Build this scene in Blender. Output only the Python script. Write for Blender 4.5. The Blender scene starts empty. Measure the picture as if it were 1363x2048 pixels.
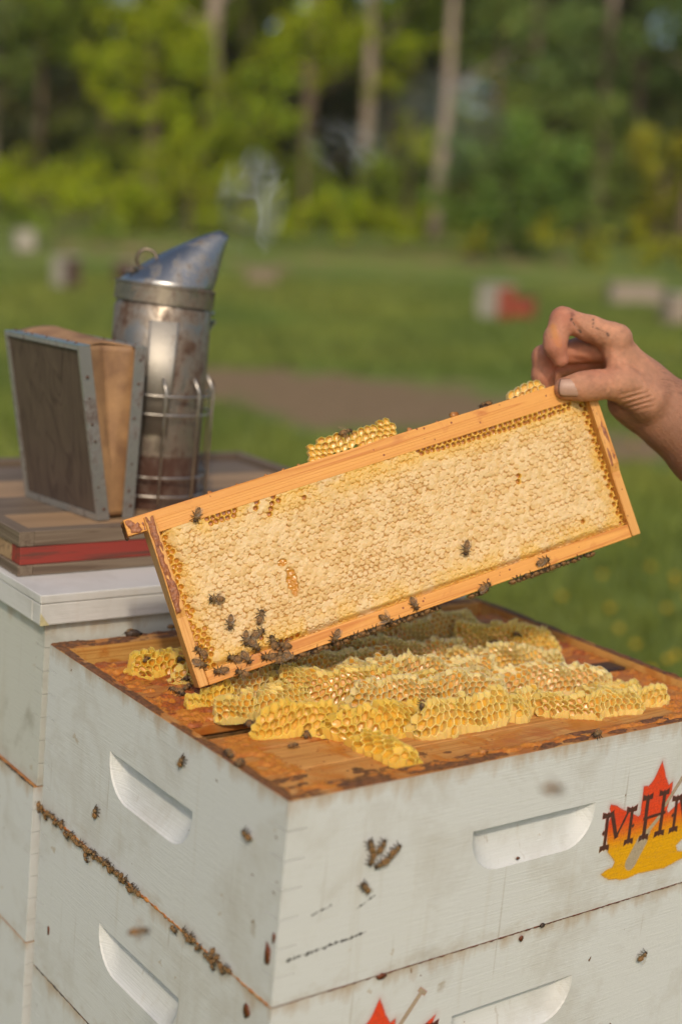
import bpy, bmesh, math, random
import numpy as np
from mathutils import Vector, Matrix
from mathutils.bvhtree import BVHTree
random.seed(7)
rng = np.random.default_rng(7)
S = bpy.context.scene
COL = S.collection

# ------------------------------------------------------------------ camera, sky, sun, exposure
CAM = Vector((-0.58342, -0.79252, 0.41965))
RT = Vector((0.80183, -0.59080, 0.08960))
UP = Vector((0.04759, 0.21261, 0.97598))
FW = Vector((0.59565, 0.77830, -0.19859))
cd = bpy.data.cameras.new('camera')
cam = bpy.data.objects.new('camera', cd)
COL.objects.link(cam)
cam.matrix_world = Matrix(((RT.x, UP.x, -FW.x, CAM.x), (RT.y, UP.y, -FW.y, CAM.y), (RT.z, UP.z, -FW.z, CAM.z), (0, 0, 0, 1)))
cd.sensor_width = 36
cd.sensor_fit = 'AUTO'
cd.lens = 50
cd.clip_start = 0.05
cd.clip_end = 400
cd.dof.use_dof = True
cd.dof.focus_distance = 1.28
cd.dof.aperture_fstop = 2.55
S.camera = cam

SUN = Vector((0.42, 0.63, -0.655)).normalized()
w = bpy.data.worlds.new('World')
S.world = w
w.use_nodes = True
wn = w.node_tree
sky = wn.nodes.new('ShaderNodeTexSky')
sky.sky_type = 'NISHITA'
sky.sun_disc = False
sky.sun_elevation = math.asin(-SUN.z)
sky.sun_rotation = math.atan2(-SUN.x, -SUN.y)
sky.air_density = 1.0
sky.dust_density = 3.2
sky.ozone_density = 1.0
wn.links.new(sky.outputs[0], wn.nodes['Background'].inputs[0])
wn.nodes['Background'].inputs[1].default_value = 0.15
sl = bpy.data.lights.new('sun', 'SUN')
sl.energy = 2.15
sl.angle = math.radians(3.0)
sl.color = (1.0, 0.865, 0.66)
so = bpy.data.objects.new('sun', sl)
COL.objects.link(so)
so.rotation_euler = SUN.to_track_quat('-Z', 'Y').to_euler()
so.location = (-3, -4, 5)
S.view_settings.view_transform = 'Standard'
S.view_settings.look = 'None'
S.view_settings.exposure = -0.2
S.view_settings.gamma = 1.0
S.render.engine = 'CYCLES'
S.cycles.use_denoising = True
S.cycles.max_bounces = 8
S.cycles.diffuse_bounces = 3
S.cycles.glossy_bounces = 3
S.cycles.transmission_bounces = 4
S.cycles.transparent_max_bounces = 12
S.cycles.volume_bounces = 1
S.cycles.volume_step_rate = 1.0

# ------------------------------------------------------------------ helpers
def tag(o, label=None, cat=None, group=None, kind=None):
    if label: o['label'] = label
    if cat: o['category'] = cat
    if group: o['group'] = group
    if kind: o['kind'] = kind
    return o

def link(o, parent=None):
    COL.objects.link(o)
    if parent is not None:
        o.parent = parent
    return o

def empty(name, mat=None):
    o = bpy.data.objects.new(name, None)
    o.empty_display_size = 0.02
    COL.objects.link(o)
    if mat is not None:
        o.matrix_world = mat
    return o

def npmesh(name, v, f, smooth=False, mats=(), midx=None):
    me = bpy.data.meshes.new(name)
    v = np.asarray(v, dtype=np.float32)
    if isinstance(f, np.ndarray):
        n, k = f.shape
        me.vertices.add(len(v))
        me.vertices.foreach_set('co', v.ravel())
        me.loops.add(n * k)
        me.loops.foreach_set('vertex_index', f.astype(np.int32).ravel())
        me.polygons.add(n)
        me.polygons.foreach_set('loop_start', np.arange(0, n * k, k, dtype=np.int32))
        me.polygons.foreach_set('loop_total', np.full(n, k, dtype=np.int32))
        me.update(calc_edges=True)
    else:
        me.from_pydata([tuple(map(float, a)) for a in v], [], f)
    for m in mats:
        me.materials.append(m)
    if midx is not None:
        me.polygons.foreach_set('material_index', np.asarray(midx, dtype=np.int32))
    if smooth:
        me.polygons.foreach_set('use_smooth', np.ones(len(me.polygons), dtype=bool))
    me.validate()
    return me

def obj(name, me, parent=None, mat=None):
    o = bpy.data.objects.new(name, me)
    COL.objects.link(o)
    if parent is not None:
        o.parent = parent
    if mat is not None:
        o.matrix_world = mat
    return o

class MB:
    """collects simple shapes; build() makes one mesh object"""
    def __init__(s):
        s.v = []; s.f = []; s.m = []
    def add(s, v, f, m=0):
        o = len(s.v)
        s.v += [tuple(a) for a in v]
        s.f += [tuple(i + o for i in q) for q in f]
        s.m += [m] * len(f)
    def hexa(s, c, m=0):
        s.add(c, [(0, 3, 2, 1), (4, 5, 6, 7), (0, 1, 5, 4), (1, 2, 6, 5), (2, 3, 7, 6), (3, 0, 4, 7)], m)
    def box(s, x0, x1, y0, y1, z0, z1, m=0):
        s.hexa([(x0, y0, z0), (x1, y0, z0), (x1, y1, z0), (x0, y1, z0), (x0, y0, z1), (x1, y0, z1), (x1, y1, z1), (x0, y1, z1)], m)
    def tube(s, path, r, seg=8, m=0, caps=True):
        path = [Vector(p) for p in path]
        n = len(path)
        rr = r if isinstance(r, (list, tuple)) else [r] * n
        v = []
        up = None
        for i, p in enumerate(path):
            t = (path[min(i + 1, n - 1)] - path[max(i - 1, 0)]).normalized()
            if up is None:
                up = Vector((0, 0, 1)) if abs(t.z) < 0.9 else Vector((1, 0, 0))
            a = t.cross(up).normalized()
            b = a.cross(t).normalized()
            up = b
            for k in range(seg):
                an = 2 * math.pi * k / seg
                v.append(p + (a * math.cos(an) + b * math.sin(an)) * rr[i])
        f = [(i * seg + k, i * seg + (k + 1) % seg, (i + 1) * seg + (k + 1) % seg, (i + 1) * seg + k) for i in range(n - 1) for k in range(seg)]
        if caps:
            f.append(tuple(range(seg - 1, -1, -1)))
            f.append(tuple((n - 1) * seg + k for k in range(seg)))
        s.add(v, f, m)
    def lathe(s, prof, seg=32, c=(0, 0), m=0):
        v = []; f = []
        n = len(prof)
        for (r, z) in prof:
            for k in range(seg):
                a = 2 * math.pi * k / seg
                v.append((c[0] + r * math.cos(a), c[1] + r * math.sin(a), z))
        for i in range(n - 1):
            for k in range(seg):
                f.append((i * seg + k, i * seg + (k + 1) % seg, (i + 1) * seg + (k + 1) % seg, (i + 1) * seg + k))
        s.add(v, f, m)
    def mesh(s, name, mats, smooth=False):
        mats = mats if isinstance(mats, (list, tuple)) else [mats]
        return npmesh(name, s.v, s.f, smooth, mats, s.m)
    def build(s, name, mats, parent=None, smooth=False, mat=None):
        return obj(name, s.mesh(name, mats, smooth), parent, mat)

def smooth_by_angle(me, deg=35):
    me.polygons.foreach_set('use_smooth', np.ones(len(me.polygons), dtype=bool))
    bm = bmesh.new(); bm.from_mesh(me)
    for e in bm.edges:
        if len(e.link_faces) == 2 and e.calc_face_angle(0) > math.radians(deg):
            e.smooth = False
    bm.to_mesh(me); bm.free()

def bevel_mesh(me, off, seg=2):
    bm = bmesh.new(); bm.from_mesh(me)
    bmesh.ops.remove_doubles(bm, verts=bm.verts, dist=1e-6)
    es = [e for e in bm.edges if len(e.link_faces) == 2 and e.calc_face_angle(0) > 0.5]
    bmesh.ops.bevel(bm, geom=es, offset=off, segments=seg, profile=0.5, affect='EDGES', clamp_overlap=True)
    bmesh.ops.recalc_face_normals(bm, faces=bm.faces)
    bm.to_mesh(me); bm.free()
    return me

def plank(name, x0, x1, y0, y1, z0, z1, mats, parent=None, bev=0.0012, wob=0.0):
    m = MB(); m.box(x0, x1, y0, y1, z0, z1)
    me = bevel_mesh(m.mesh(name, mats), bev)
    if wob:
        for v in me.vertices:
            v.co += Vector((random.uniform(-wob, wob), random.uniform(-wob, wob), random.uniform(-wob, wob)))
    return obj(name, me, parent)

def color_attr(me, name, c):
    a = me.color_attributes.new(name, 'FLOAT_COLOR', 'POINT')
    c = np.asarray(c, dtype=np.float32)
    if c.shape[1] == 3:
        c = np.c_[c, np.ones(len(c), dtype=np.float32)]
    a.data.foreach_set('color', c.ravel())

# value noise on arrays
def hash3(i, j, k, seed=0):
    n = (i * 374761393 + j * 668265263 + k * 2147483647 + seed * 1274126177) & 0xffffffff
    n = ((n ^ (n >> 13)) * 1274126177) & 0xffffffff
    return ((n ^ (n >> 16)) & 0xffff) / 65535.0
def vnoise(x, y, z=0.0, seed=0):
    x = np.asarray(x, dtype=np.float64); y = np.asarray(y, dtype=np.float64)
    z = np.zeros_like(x) + z
    i = np.floor(x).astype(np.int64); j = np.floor(y).astype(np.int64); k = np.floor(z).astype(np.int64)
    a = x - i; b = y - j; c = z - k
    a = a * a * (3 - 2 * a); b = b * b * (3 - 2 * b); c = c * c * (3 - 2 * c)
    r = 0
    for di in (0, 1):
        for dj in (0, 1):
            for dk in (0, 1):
                r = r + hash3(i + di, j + dj, k + dk, seed) * (a if di else 1 - a) * (b if dj else 1 - b) * (c if dk else 1 - c)
    return r
def fbm(x, y, z=0.0, seed=0, oct=4):
    r = 0; am = 0.5; s = 1.0
    for o in range(oct):
        r = r + am * vnoise(np.asarray(x) * s, np.asarray(y) * s, np.asarray(z) * s, seed + o * 17)
        am *= 0.5; s *= 2.03
    return r / (1 - 0.5 ** oct)
def sstep(a, b, x):
    t = np.clip((x - a) / (b - a), 0, 1)
    return t * t * (3 - 2 * t)

# ------------------------------------------------------------------ materials
class Mat:
    def __init__(s, name):
        s.m = bpy.data.materials.new(name); s.m.use_nodes = True
        s.t = s.m.node_tree; s.b = s.t.nodes['Principled BSDF']; s.out = s.t.nodes['Material Output']
        s._pos = None; s._obj = None
    def n(s, typ, attrs=None, **inp):
        nd = s.t.nodes.new('ShaderNode' + typ)
        for k, v in (attrs or {}).items(): setattr(nd, k, v)
        for k, v in inp.items(): s.put(nd.inputs[k.replace('_', ' ')], v)
        return nd
    def put(s, sock, v):
        if isinstance(v, bpy.types.NodeSocket): s.t.links.new(v, sock)
        elif isinstance(v, (tuple, list)) and len(v) == 3 and sock.type == 'RGBA': sock.default_value = (*v, 1)
        else: sock.default_value = v
    def set(s, **k):
        for a, v in k.items(): s.put(s.b.inputs[a.replace('_', ' ')], v)
    @property
    def pos(s):
        if s._pos is None: s._pos = s.n('NewGeometry').outputs['Position']
        return s._pos
    @property
    def obj(s):
        if s._obj is None: s._obj = s.n('TexCoord').outputs['Object']
        return s._obj
    def mul(s, v, k):
        nd = s.n('VectorMath', {'operation': 'MULTIPLY'}); s.put(nd.inputs[0], v); s.put(nd.inputs[1], Vector(k)); return nd.outputs[0]
    def noise(s, v, scale=1.0, detail=3.0, rough=0.55, dist=0.0):
        return s.n('TexNoise', None, Vector=v, Scale=scale, Detail=detail, Roughness=rough, Distortion=dist).outputs['Fac']
    def vor(s, v, scale=1.0, feature='F1', out='Distance'):
        return s.n('TexVoronoi', {'feature': feature}, Vector=v, Scale=scale).outputs[out]
    def ramp(s, f, stops):
        nd = s.n('ValToRGB'); s.put(nd.inputs[0], f)
        e = nd.color_ramp.elements
        while len(e) < len(stops): e.new(0.5)
        for q, (p, c) in zip(e, stops):
            q.position = p; q.color = (c, c, c, 1) if isinstance(c, (int, float)) else (*c, 1)
        return nd.outputs[0]
    def mix(s, f, a, b, blend='MIX'):
        nd = s.n('Mix', {'data_type': 'RGBA', 'blend_type': blend})
        s.put(nd.inputs[0], f); s.put(nd.inputs[6], a); s.put(nd.inputs[7], b); return nd.outputs[2]
    def math(s, op, a, b=0.0):
        nd = s.n('Math', {'operation': op}); s.put(nd.inputs[0], a); s.put(nd.inputs[1], b); return nd.outputs[0]
    def bump(s, h, strength=0.3, dist=0.001):
        nd = s.n('Bump', None, Height=h, Strength=strength, Distance=dist); s.put(s.b.inputs['Normal'], nd.outputs[0]); return nd
    def attr(s, name, out='Color'):
        return s.n('Attribute', {'attribute_name': name}).outputs[out]

def m_paint(name, base, dirt=(0.33, 0.28, 0.2), amt=0.35, speck=1.0, rim=0.0):
    m = Mat(name)
    p = m.pos
    grain = m.noise(m.mul(p, (26, 26, 620)), 1.0, 4, 0.6, 0.3)
    fine = m.noise(p, 240, 2, 0.6)
    st = m.ramp(m.noise(p, 11, 5, 0.68, 0.4), [(0.50, 0.0), (0.78, 1.0)])
    streak = m.ramp(m.noise(m.mul(p, (75, 75, 4)), 1.0, 3, 0.6), [(0.60, 0.0), (0.78, 1.0)])
    c = m.mix(m.math('MULTIPLY', st, amt), base, dirt)
    c = m.mix(m.math('MULTIPLY', streak, amt * 0.55), c, (0.42, 0.36, 0.27))
    c = m.mix(m.ramp(m.noise(p, 3.2, 3, 0.6), [(0.35, 0.0), (0.75, 0.22)]), c, (0.60, 0.57, 0.48))
    pw = m.n('VectorMath', {'operation': 'MULTIPLY_ADD'}); m.put(pw.inputs[0], m.n('TexNoise', None, Vector=p, Scale=160.0, Detail=2.0).outputs['Color']); pw.inputs[1].default_value = (0.012, 0.012, 0.012); m.put(pw.inputs[2], p); pw = pw.outputs[0]
    v = m.vor(pw, 48)
    sp = m.math('MULTIPLY', m.math('LESS_THAN', v, 0.085), m.math('GREATER_THAN', m.noise(p, 21, 2), 0.60 - 0.03 * speck))
    c = m.mix(m.math('MULTIPLY', sp, 0.75 * speck), c, (0.13, 0.055, 0.025))
    v2 = m.vor(m.mul(pw, (1, 1, 0.5)), 24)
    sp2 = m.math('MULTIPLY', m.ramp(v2, [(0.05, 1.0), (0.13, 0.0)]), m.math('GREATER_THAN', m.noise(p, 9, 2), 0.60))
    c = m.mix(m.math('MULTIPLY', sp2, 0.45 * speck), c, (0.3, 0.22, 0.13))
    scr = m.ramp(m.noise(m.mul(p, (12, 12, 900)), 1.0, 1, 0.4, 0.1), [(0.70, 0.0), (0.74, 1.0)])
    c = m.mix(m.math('MULTIPLY', scr, 0.22), c, (0.45, 0.41, 0.34))
    if rim:      # propolis and hand dirt rubbed in below the top edge, rain dirt above the bottom edge, bare chips
        z = m.n('SeparateXYZ', None, Vector=m.obj).outputs[2]
        near = m.ramp(m.math('MULTIPLY', z, -1.0), [(0.0, 1.0), (0.026, 0.0)])
        dn = m.ramp(m.math('ADD', m.math('MULTIPLY', m.noise(m.mul(p, (48, 48, 16)), 1.0, 4, 0.65), 0.8), m.math('MULTIPLY', near, 0.42)), [(0.62, 0.0), (0.86, 1.0)])
        c = m.mix(m.math('MULTIPLY', dn, 0.65 * rim), c, (0.38, 0.25, 0.13))
        low = m.ramp(m.math('MULTIPLY', z, -1.0), [(0.135, 0.0), (0.168, 1.0)])
        dl_ = m.ramp(m.math('ADD', m.math('MULTIPLY', m.noise(m.mul(p, (36, 36, 70)), 1.0, 4, 0.65), 0.8), m.math('MULTIPLY', low, 0.30)), [(0.60, 0.0), (0.84, 1.0)])
        c = m.mix(m.math('MULTIPLY', dl_, 0.42 * rim), c, (0.36, 0.28, 0.19))
        chip = m.ramp(m.noise(m.mul(pw, (30, 30, 55)), 1.0, 3, 0.6), [(0.715, 0.0), (0.73, 1.0)])
        c = m.mix(m.math('MULTIPLY', chip, 0.55 * rim), c, (0.40, 0.30, 0.19))
        drip = m.math('MULTIPLY', m.ramp(m.noise(m.mul(p, (140, 140, 3.0)), 1.0, 2, 0.5), [(0.675, 0.0), (0.70, 1.0)]), m.ramp(m.noise(p, 14, 2), [(0.45, 0.0), (0.6, 1.0)]))
        c = m.mix(m.math('MULTIPLY', drip, 0.4 * rim), c, (0.33, 0.27, 0.2))
    m.set(Base_Color=c, Roughness=0.52)
    h = m.math('ADD', m.math('MULTIPLY', grain, 1.0), m.math('MULTIPLY', fine, 0.35))
    m.bump(h, 0.36, 0.0012)
    return m.m

def m_wood(name, light, dark, axis=0, scale=1.0, prop=0.0, propcol=(0.34, 0.085, 0.012), rough=0.55, coat=0.0):
    m = Mat(name)
    o = m.obj
    k = [170 * scale] * 3; k[axis] = 3.2 * scale
    g = m.noise(m.mul(o, k), 1.0, 3, 0.55, 0.9)
    k2 = [38 * scale] * 3; k2[axis] = 0.9 * scale
    g2 = m.noise(m.mul(o, k2), 1.0, 2, 0.5, 1.6)
    band = m.math('FRACT', m.math('MULTIPLY', g2, 9.0))
    line = m.ramp(band, [(0.0, 1.0), (0.16, 0.25), (0.8, 0.0), (1.0, 0.9)])
    f = m.math('ADD', m.math('MULTIPLY', g, 0.65), m.math('MULTIPLY', line, 0.42))
    c = m.ramp(f, [(0.25, light), (0.75, dark)])
    if prop:
        p1 = m.noise(o, 34, 5, 0.62, 0.7)
        p2 = m.noise(m.mul(o, (14, 14, 14)), 1.0, 2)
        pm = m.ramp(m.math('ADD', m.math('MULTIPLY', p1, 0.7), m.math('MULTIPLY', p2, 0.5)), [(0.72 - 0.26 * prop, 0.0), (0.80 - 0.20 * prop, 1.0)])
        pc = m.mix(m.noise(o, 90, 3), propcol, (0.50, 0.17, 0.02))
        c = m.mix(m.math('MULTIPLY', pm, 0.85), c, pc)
        v = m.vor(o, 150)
        c = m.mix(m.math('MULTIPLY', m.math('LESS_THAN', v, 0.16), m.math('GREATER_THAN', m.noise(o, 60, 1), 0.55)), c, (0.24, 0.05, 0.012))
        m.set(Roughness=m.ramp(pm, [(0.0, rough), (1.0, 0.34)]))
        m.bump(m.math('ADD', m.math('MULTIPLY', f, 0.5), m.math('MULTIPLY', p1, 1.4)), 0.45, 0.0015)
    else:
        m.set(Roughness=rough)
        m.bump(f, 0.28, 0.0008)
    m.set(Base_Color=c)
    return m.m

def m_plain(name, c, rough=0.5, metal=0.0, var=0.25, scale=40, bump=0.2, c2=None, **kw):
    m = Mat(name)
    c2 = c2 or tuple(x * (1 - var) for x in c)
    nz = m.noise(m.obj, scale, 4, 0.6)
    m.set(Base_Color=m.mix(m.ramp(nz, [(0.35, 0.0), (0.68, 1.0)]), c, c2), Roughness=rough, Metallic=metal)
    if bump: m.bump(nz, bump, 0.001)
    for k, v in kw.items(): m.put(m.b.inputs[k.replace('_', ' ')], v)
    return m.m

WHITE = m_paint('white_paint', (0.60, 0.605, 0.60), (0.34, 0.29, 0.22), amt=0.55, speck=1.3, rim=1.0)
OLDWHITE = m_paint('weathered_white_paint', (0.53, 0.53, 0.49), (0.20, 0.175, 0.13), 0.9, 0.5, 1.0)
LIDWHITE = m_paint('lid_paint', (0.59, 0.58, 0.575), (0.28, 0.26, 0.23), 0.4, 0.4)
RIM = m_wood('propolised_wood', (0.56, 0.30, 0.10), (0.34, 0.13, 0.035), 0, 1.0, 0.7, (0.30, 0.08, 0.015))
INNER = m_wood('stained_inner_wood', (0.66, 0.36, 0.10), (0.44, 0.18, 0.035), 0, 0.8, 0.35, (0.42, 0.12, 0.02))
BAR = m_wood('top_bar_wood', (0.58, 0.285, 0.08), (0.37, 0.145, 0.032), 0, 1.0, 0.48, (0.36, 0.085, 0.012))
BARWET = m_wood('propolised_bar_wood', (0.52, 0.25, 0.07), (0.30, 0.10, 0.025), 0, 1.0, 0.85, (0.32, 0.06, 0.010))
PINE = m_wood('pine_wood', (0.72, 0.335, 0.07), (0.54, 0.19, 0.028), 0, 1.0, 0.12, (0.48, 0.13, 0.015))
PINEV = m_wood('pine_wood_upright', (0.70, 0.36, 0.095), (0.52, 0.21, 0.038), 2, 1.0, 0.26, (0.48, 0.14, 0.015))
GREYWOOD = m_wood('weathered_grey_wood', (0.20, 0.15, 0.105), (0.095, 0.06, 0.04), 0, 0.9)
GREYWOODY = m_wood('weathered_grey_wood_side', (0.20, 0.15, 0.105), (0.095, 0.06, 0.04), 1, 0.9)
TANWOOD = m_wood('tan_plywood', (0.42, 0.27, 0.15), (0.20, 0.12, 0.065), 0, 0.35)
def m_red():
    m = Mat('worn_red_paint')
    o = m.obj
    g = m.noise(m.mul(o, (7, 160, 160)), 1.0, 4, 0.7)
    c = m.mix(m.ramp(g, [(0.50, 0.0), (0.60, 1.0)]), (0.27, 0.035, 0.024), (0.10, 0.04, 0.028))
    m.set(Base_Color=c, Roughness=0.6); m.bump(g, 0.4, 0.001); return m.m
REDPAINT = m_red()
PROPOLIS = m_plain('propolis', (0.16, 0.04, 0.012), 0.4, 0, 0.6, 300, 0.6)
DARKPROP = m_plain('dark_propolis', (0.06, 0.035, 0.022), 0.5, 0, 0.6, 250, 0.6)
AMBERPROP = m_plain('amber_propolis', (0.50, 0.22, 0.05), 0.35, 0, 0.5, 200, 0.5, c2=(0.30, 0.09, 0.02))

# ------------------------------------------------------------------ ground, far wood, trees
UG = (0.0426 * RT + 0.976 * UP - 0.213 * FW).normalized()      # plumb line (the hives lean a little on sloping ground)
EF = (FW - FW.dot(UG) * UG).normalized()
ER = EF.cross(UG).normalized()
G0 = CAM - 1.47 * UG
def rise(r, f):
    r = np.asarray(r, float); f = np.asarray(f, float)
    return 0.75 * sstep(24, 34, f) + 0.035 * np.clip(f - 34, 0, None) + 0.10 * (fbm(r * 0.4 + 50, f * 0.4 + 50, 0, 3, 3) - 0.5) * sstep(2.5, 6, f)
def GP(r, f, h=0.0):
    """point r metres to the right and f metres ahead, h above the level ground line"""
    return G0 + ER * float(r) + EF * float(f) + UG * float(h)
def GS(r, f, h=0.0):
    return GP(r, f, float(rise(r, f)) + h)
GM = Matrix(((ER.x, EF.x, UG.x, 0), (ER.y, EF.y, UG.y, 0), (ER.z, EF.z, UG.z, 0), (0, 0, 0, 1)))
def to_world(a):
    a = np.asarray(a)
    return np.array(G0)[None] + a[:, :1] * np.array(ER)[None] + a[:, 1:2] * np.array(EF)[None] + a[:, 2:3] * np.array(UG)[None]

def m_ground():
    m = Mat('meadow_ground')
    p = m.obj
    n1 = m.noise(p, 0.55, 4, 0.6)
    n2 = m.noise(p, 7, 4, 0.65)
    c = m.ramp(n1, [(0.30, (0.105, 0.150, 0.042)), (0.50, (0.165, 0.210, 0.050)), (0.72, (0.205, 0.210, 0.058))])
    c = m.mix(m.ramp(n2, [(0.35, 0.0), (0.75, 0.65)]), c, (0.085, 0.120, 0.032))
    dirt = m.attr('dirt', 'Fac')
    d2 = m.math('ADD', dirt, m.math('MULTIPLY', m.math('SUBTRACT', m.noise(p, 2.2, 4, 0.65), 0.5), 2.0))
    c = m.mix(m.ramp(d2, [(0.42, 0.0), (0.72, 1.0)]), c, m.ramp(n2, [(0.3, (0.17, 0.115, 0.065)), (0.7, (0.26, 0.185, 0.11))]))
    m.set(Base_Color=c, Roughness=0.9, Specular_IOR_Level=0.1)
    m.bump(n2, 0.6, 0.05)
    return m.m
gr = np.r_[np.linspace(-160, -14, 30), np.linspace(-13.6, 13.6, 130), np.linspace(14, 160, 30)]
gf = np.r_[np.linspace(-60, 0.5, 20), np.linspace(0.8, 40, 190), np.linspace(41, 250, 30)]
RR, FF_ = np.meshgrid(gr, gf, indexing='ij')
HH = rise(RR, FF_)
gv = np.c_[RR.ravel(), FF_.ravel(), HH.ravel()]
ni, nj = RR.shape
ii, jj = np.meshgrid(np.arange(ni - 1), np.arange(nj - 1), indexing='ij')
q0 = (ii * nj + jj).ravel()
gq = np.c_[q0, q0 + nj, q0 + nj + 1, q0 + 1]
gme = npmesh('meadow', gv, gq, True, [m_ground()])
def blob(r, f, cr, cf, wr, wf):
    return np.exp(-((r - cr) / wr) ** 2 - ((f - cf) / wf) ** 2)
dirtv = (1.0 * blob(gv[:, 0], gv[:, 1], 0.35, 10.6, 1.5, 1.5) + 0.8 * blob(gv[:, 0], gv[:, 1], -1.3, 11.6, 1.4, 1.0) + 0.75 * blob(gv[:, 0], gv[:, 1], 1.9, 8.9, 0.8, 0.7)
         + 0.6 * blob(gv[:, 0], gv[:, 1], 2.2, 29.5, 3.5, 1.2) + 0.55 * blob(gv[:, 0], gv[:, 1], -1.7, 27.0, 1.8, 1.2) + 0.65 * blob(gv[:, 0], gv[:, 1], -4.8, 29, 2.5, 1.0))
ca = gme.attributes.new('dirt', 'FLOAT', 'POINT'); ca.data.foreach_set('value', dirtv.astype(np.float32))
meadow = obj('meadow_ground', gme)
meadow.matrix_world = Matrix.Translation(G0) @ GM
tag(meadow, 'rough green meadow with bare earth patches sloping to the wood', kind='structure')

def m_leaf(name):
    m = Mat(name)
    c = m.attr('Col')
    m.set(Base_Color=c, Roughness=0.55, Specular_IOR_Level=0.25)
    tr = m.n('BsdfTranslucent'); m.put(tr.inputs[0], m.mix(1.0, c, (0.95, 1.0, 0.45), 'MULTIPLY'))
    mx = m.n('MixShader'); mx.inputs[0].default_value = 0.42
    m.t.links.new(m.b.outputs[0], mx.inputs[1]); m.t.links.new(tr.outputs[0], mx.inputs[2]); m.t.links.new(mx.outputs[0], m.out.inputs[0])
    return m.m
LEAF = m_leaf('leaf')
GRASSM = m_leaf('grass_blade')
def m_bark(name, c1, c2):
    m = Mat(name)
    nz = m.noise(m.mul(m.pos, (9, 9, 2.5)), 1.0, 5, 0.65)
    m.set(Base_Color=m.ramp(nz, [(0.35, c1), (0.68, c2)]), Roughness=0.85); m.bump(nz, 0.5, 0.03); return m.m
BARKP = m_bark('pale_bark', (0.40, 0.32, 0.25), (0.24, 0.175, 0.125))
BARKD = m_bark('brown_bark', (0.23, 0.16, 0.11), (0.10, 0.07, 0.045))
PAL = [(0.30, 0.345, 0.015), (0.18, 0.235, 0.025), (0.030, 0.042, 0.014), (0.17, 0.235, 0.07), (0.31, 0.29, 0.025)]

def leaf_arrays(cl, n, size, colour, seed):
    """leaf-sized quads spread through uneven clumps; cl rows are (r, f, h, radius)"""
    g = np.random.default_rng(seed)
    V = []; Cc = []
    for (cr, cf, ch, rad) in cl:
        # every clump is itself a handful of twig sprays
        k = 7
        sub = g.normal(0, 0.48, (k, 3)) * rad * np.array([1, 0.9, 0.8])
        sr = rad * g.uniform(0.30, 0.58, k)
        m = int(n * (rad / 0.7) ** 2)
        w = g.integers(0, k, m)
        d = g.normal(0, 1, (m, 3)); d /= np.linalg.norm(d, axis=1)[:, None]
        P = np.array([cr, cf, ch]) + sub[w] + d * (sr[w] * g.uniform(0.35, 1.0, m) ** 0.6)[:, None]
        a = g.normal(0, 1, (m, 3)) * np.array([1, 1, 0.6]); a /= np.linalg.norm(a, axis=1)[:, None]
        b = np.cross(a, g.normal(0, 1, (m, 3))); b /= np.linalg.norm(b, axis=1)[:, None]
        s = size * g.uniform(0.6, 1.25, m)[:, None]
        V.append(np.stack([P - a * s, P + b * s * 0.5, P + a * s, P - b * s * 0.5], 1))
        tone = g.uniform(0.6, 1.3, m)[:, None] * (0.8 + 0.4 * g.random(k))[w][:, None]
        hue = g.normal(0, 0.12, m)[:, None]
        col = np.array(colour)[None] * tone * np.c_[1 + hue, np.ones(m), 1 - hue]
        Cc.append(np.repeat(col, 4, 0))
    V = np.concatenate(V).reshape(-1, 3); Cc = np.clip(np.concatenate(Cc), 0.003, 1)
    F = np.arange(len(V)).reshape(-1, 4)
    return V, F, Cc

def leaf_obj(name, cl, n, size, colour, seed, parent=None):
    V, F, Cc = leaf_arrays(cl, n, size, colour, seed)
    me = npmesh(name, to_world(V) - (np.array(parent.matrix_world.translation) if parent else 0), F, False, [LEAF])
    color_attr(me, 'Col', Cc)
    return obj(name, me, parent)

def trunk_obj(parent, r, f, top, rad, bark, leanr=0.0, limbs=5, seed=0):
    g = random.Random(seed)
    o = parent.matrix_world.translation
    b = float(rise(r, f)) - 0.15
    pts = []; rr = []
    n = 9
    for i in range(n):
        t = i / (n - 1)
        pts.append(GP(r + leanr * t * (top - b) + g.uniform(-0.05, 0.05), f + g.uniform(-0.05, 0.05), b + t * (top - b)) - o)
        rr.append(rad * (1.25 if i == 0 else 1.0) * (1 - 0.6 * t))
    m = MB(); m.tube(pts, rr, 10)
    for i in range(limbs):
        t = g.uniform(0.3, 0.95)
        p0 = GP(r + leanr * t * (top - b), f, b + t * (top - b)) - o
        a = g.uniform(0, 6.28); L = g.uniform(0.8, 1.8)
        d = ER * math.cos(a) + EF * math.sin(a)
        m.tube([p0, p0 + d * L * 0.5 + UG * L * 0.25, p0 + d * L + UG * L * 0.6], [rad * 0.3, rad * 0.2, rad * 0.06], 6)
    return m.build('trunk', bark, parent, True)

def tree(name, label, r, f, top, rad, bark, crown, colour, n=420, size=0.085, cat='tree', group=None, leanr=0.0, seed=1):
    r -= 0.35; crown = [(a - 0.35, b, c, d_) for a, b, c, d_ in crown]; colour = tuple(1.42 * q for q in colour)
    t = empty(name, Matrix.Translation(GS(r, f)))
    tag(t, label, cat, group)
    trunk_obj(t, r, f, top, rad, bark, leanr, 6, seed)
    leaf_obj('crown', crown, n, size, colour, seed, t)
    return t

def cl(f, rows, df=0.5, seed=0):
    g = random.Random(seed)
    return [(a, f + g.uniform(-df, df), b, c) for a, b, c in rows]

GT = 'trees at the edge of the wood'
GSH = 'shrubs at the foot of the wood'
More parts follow.
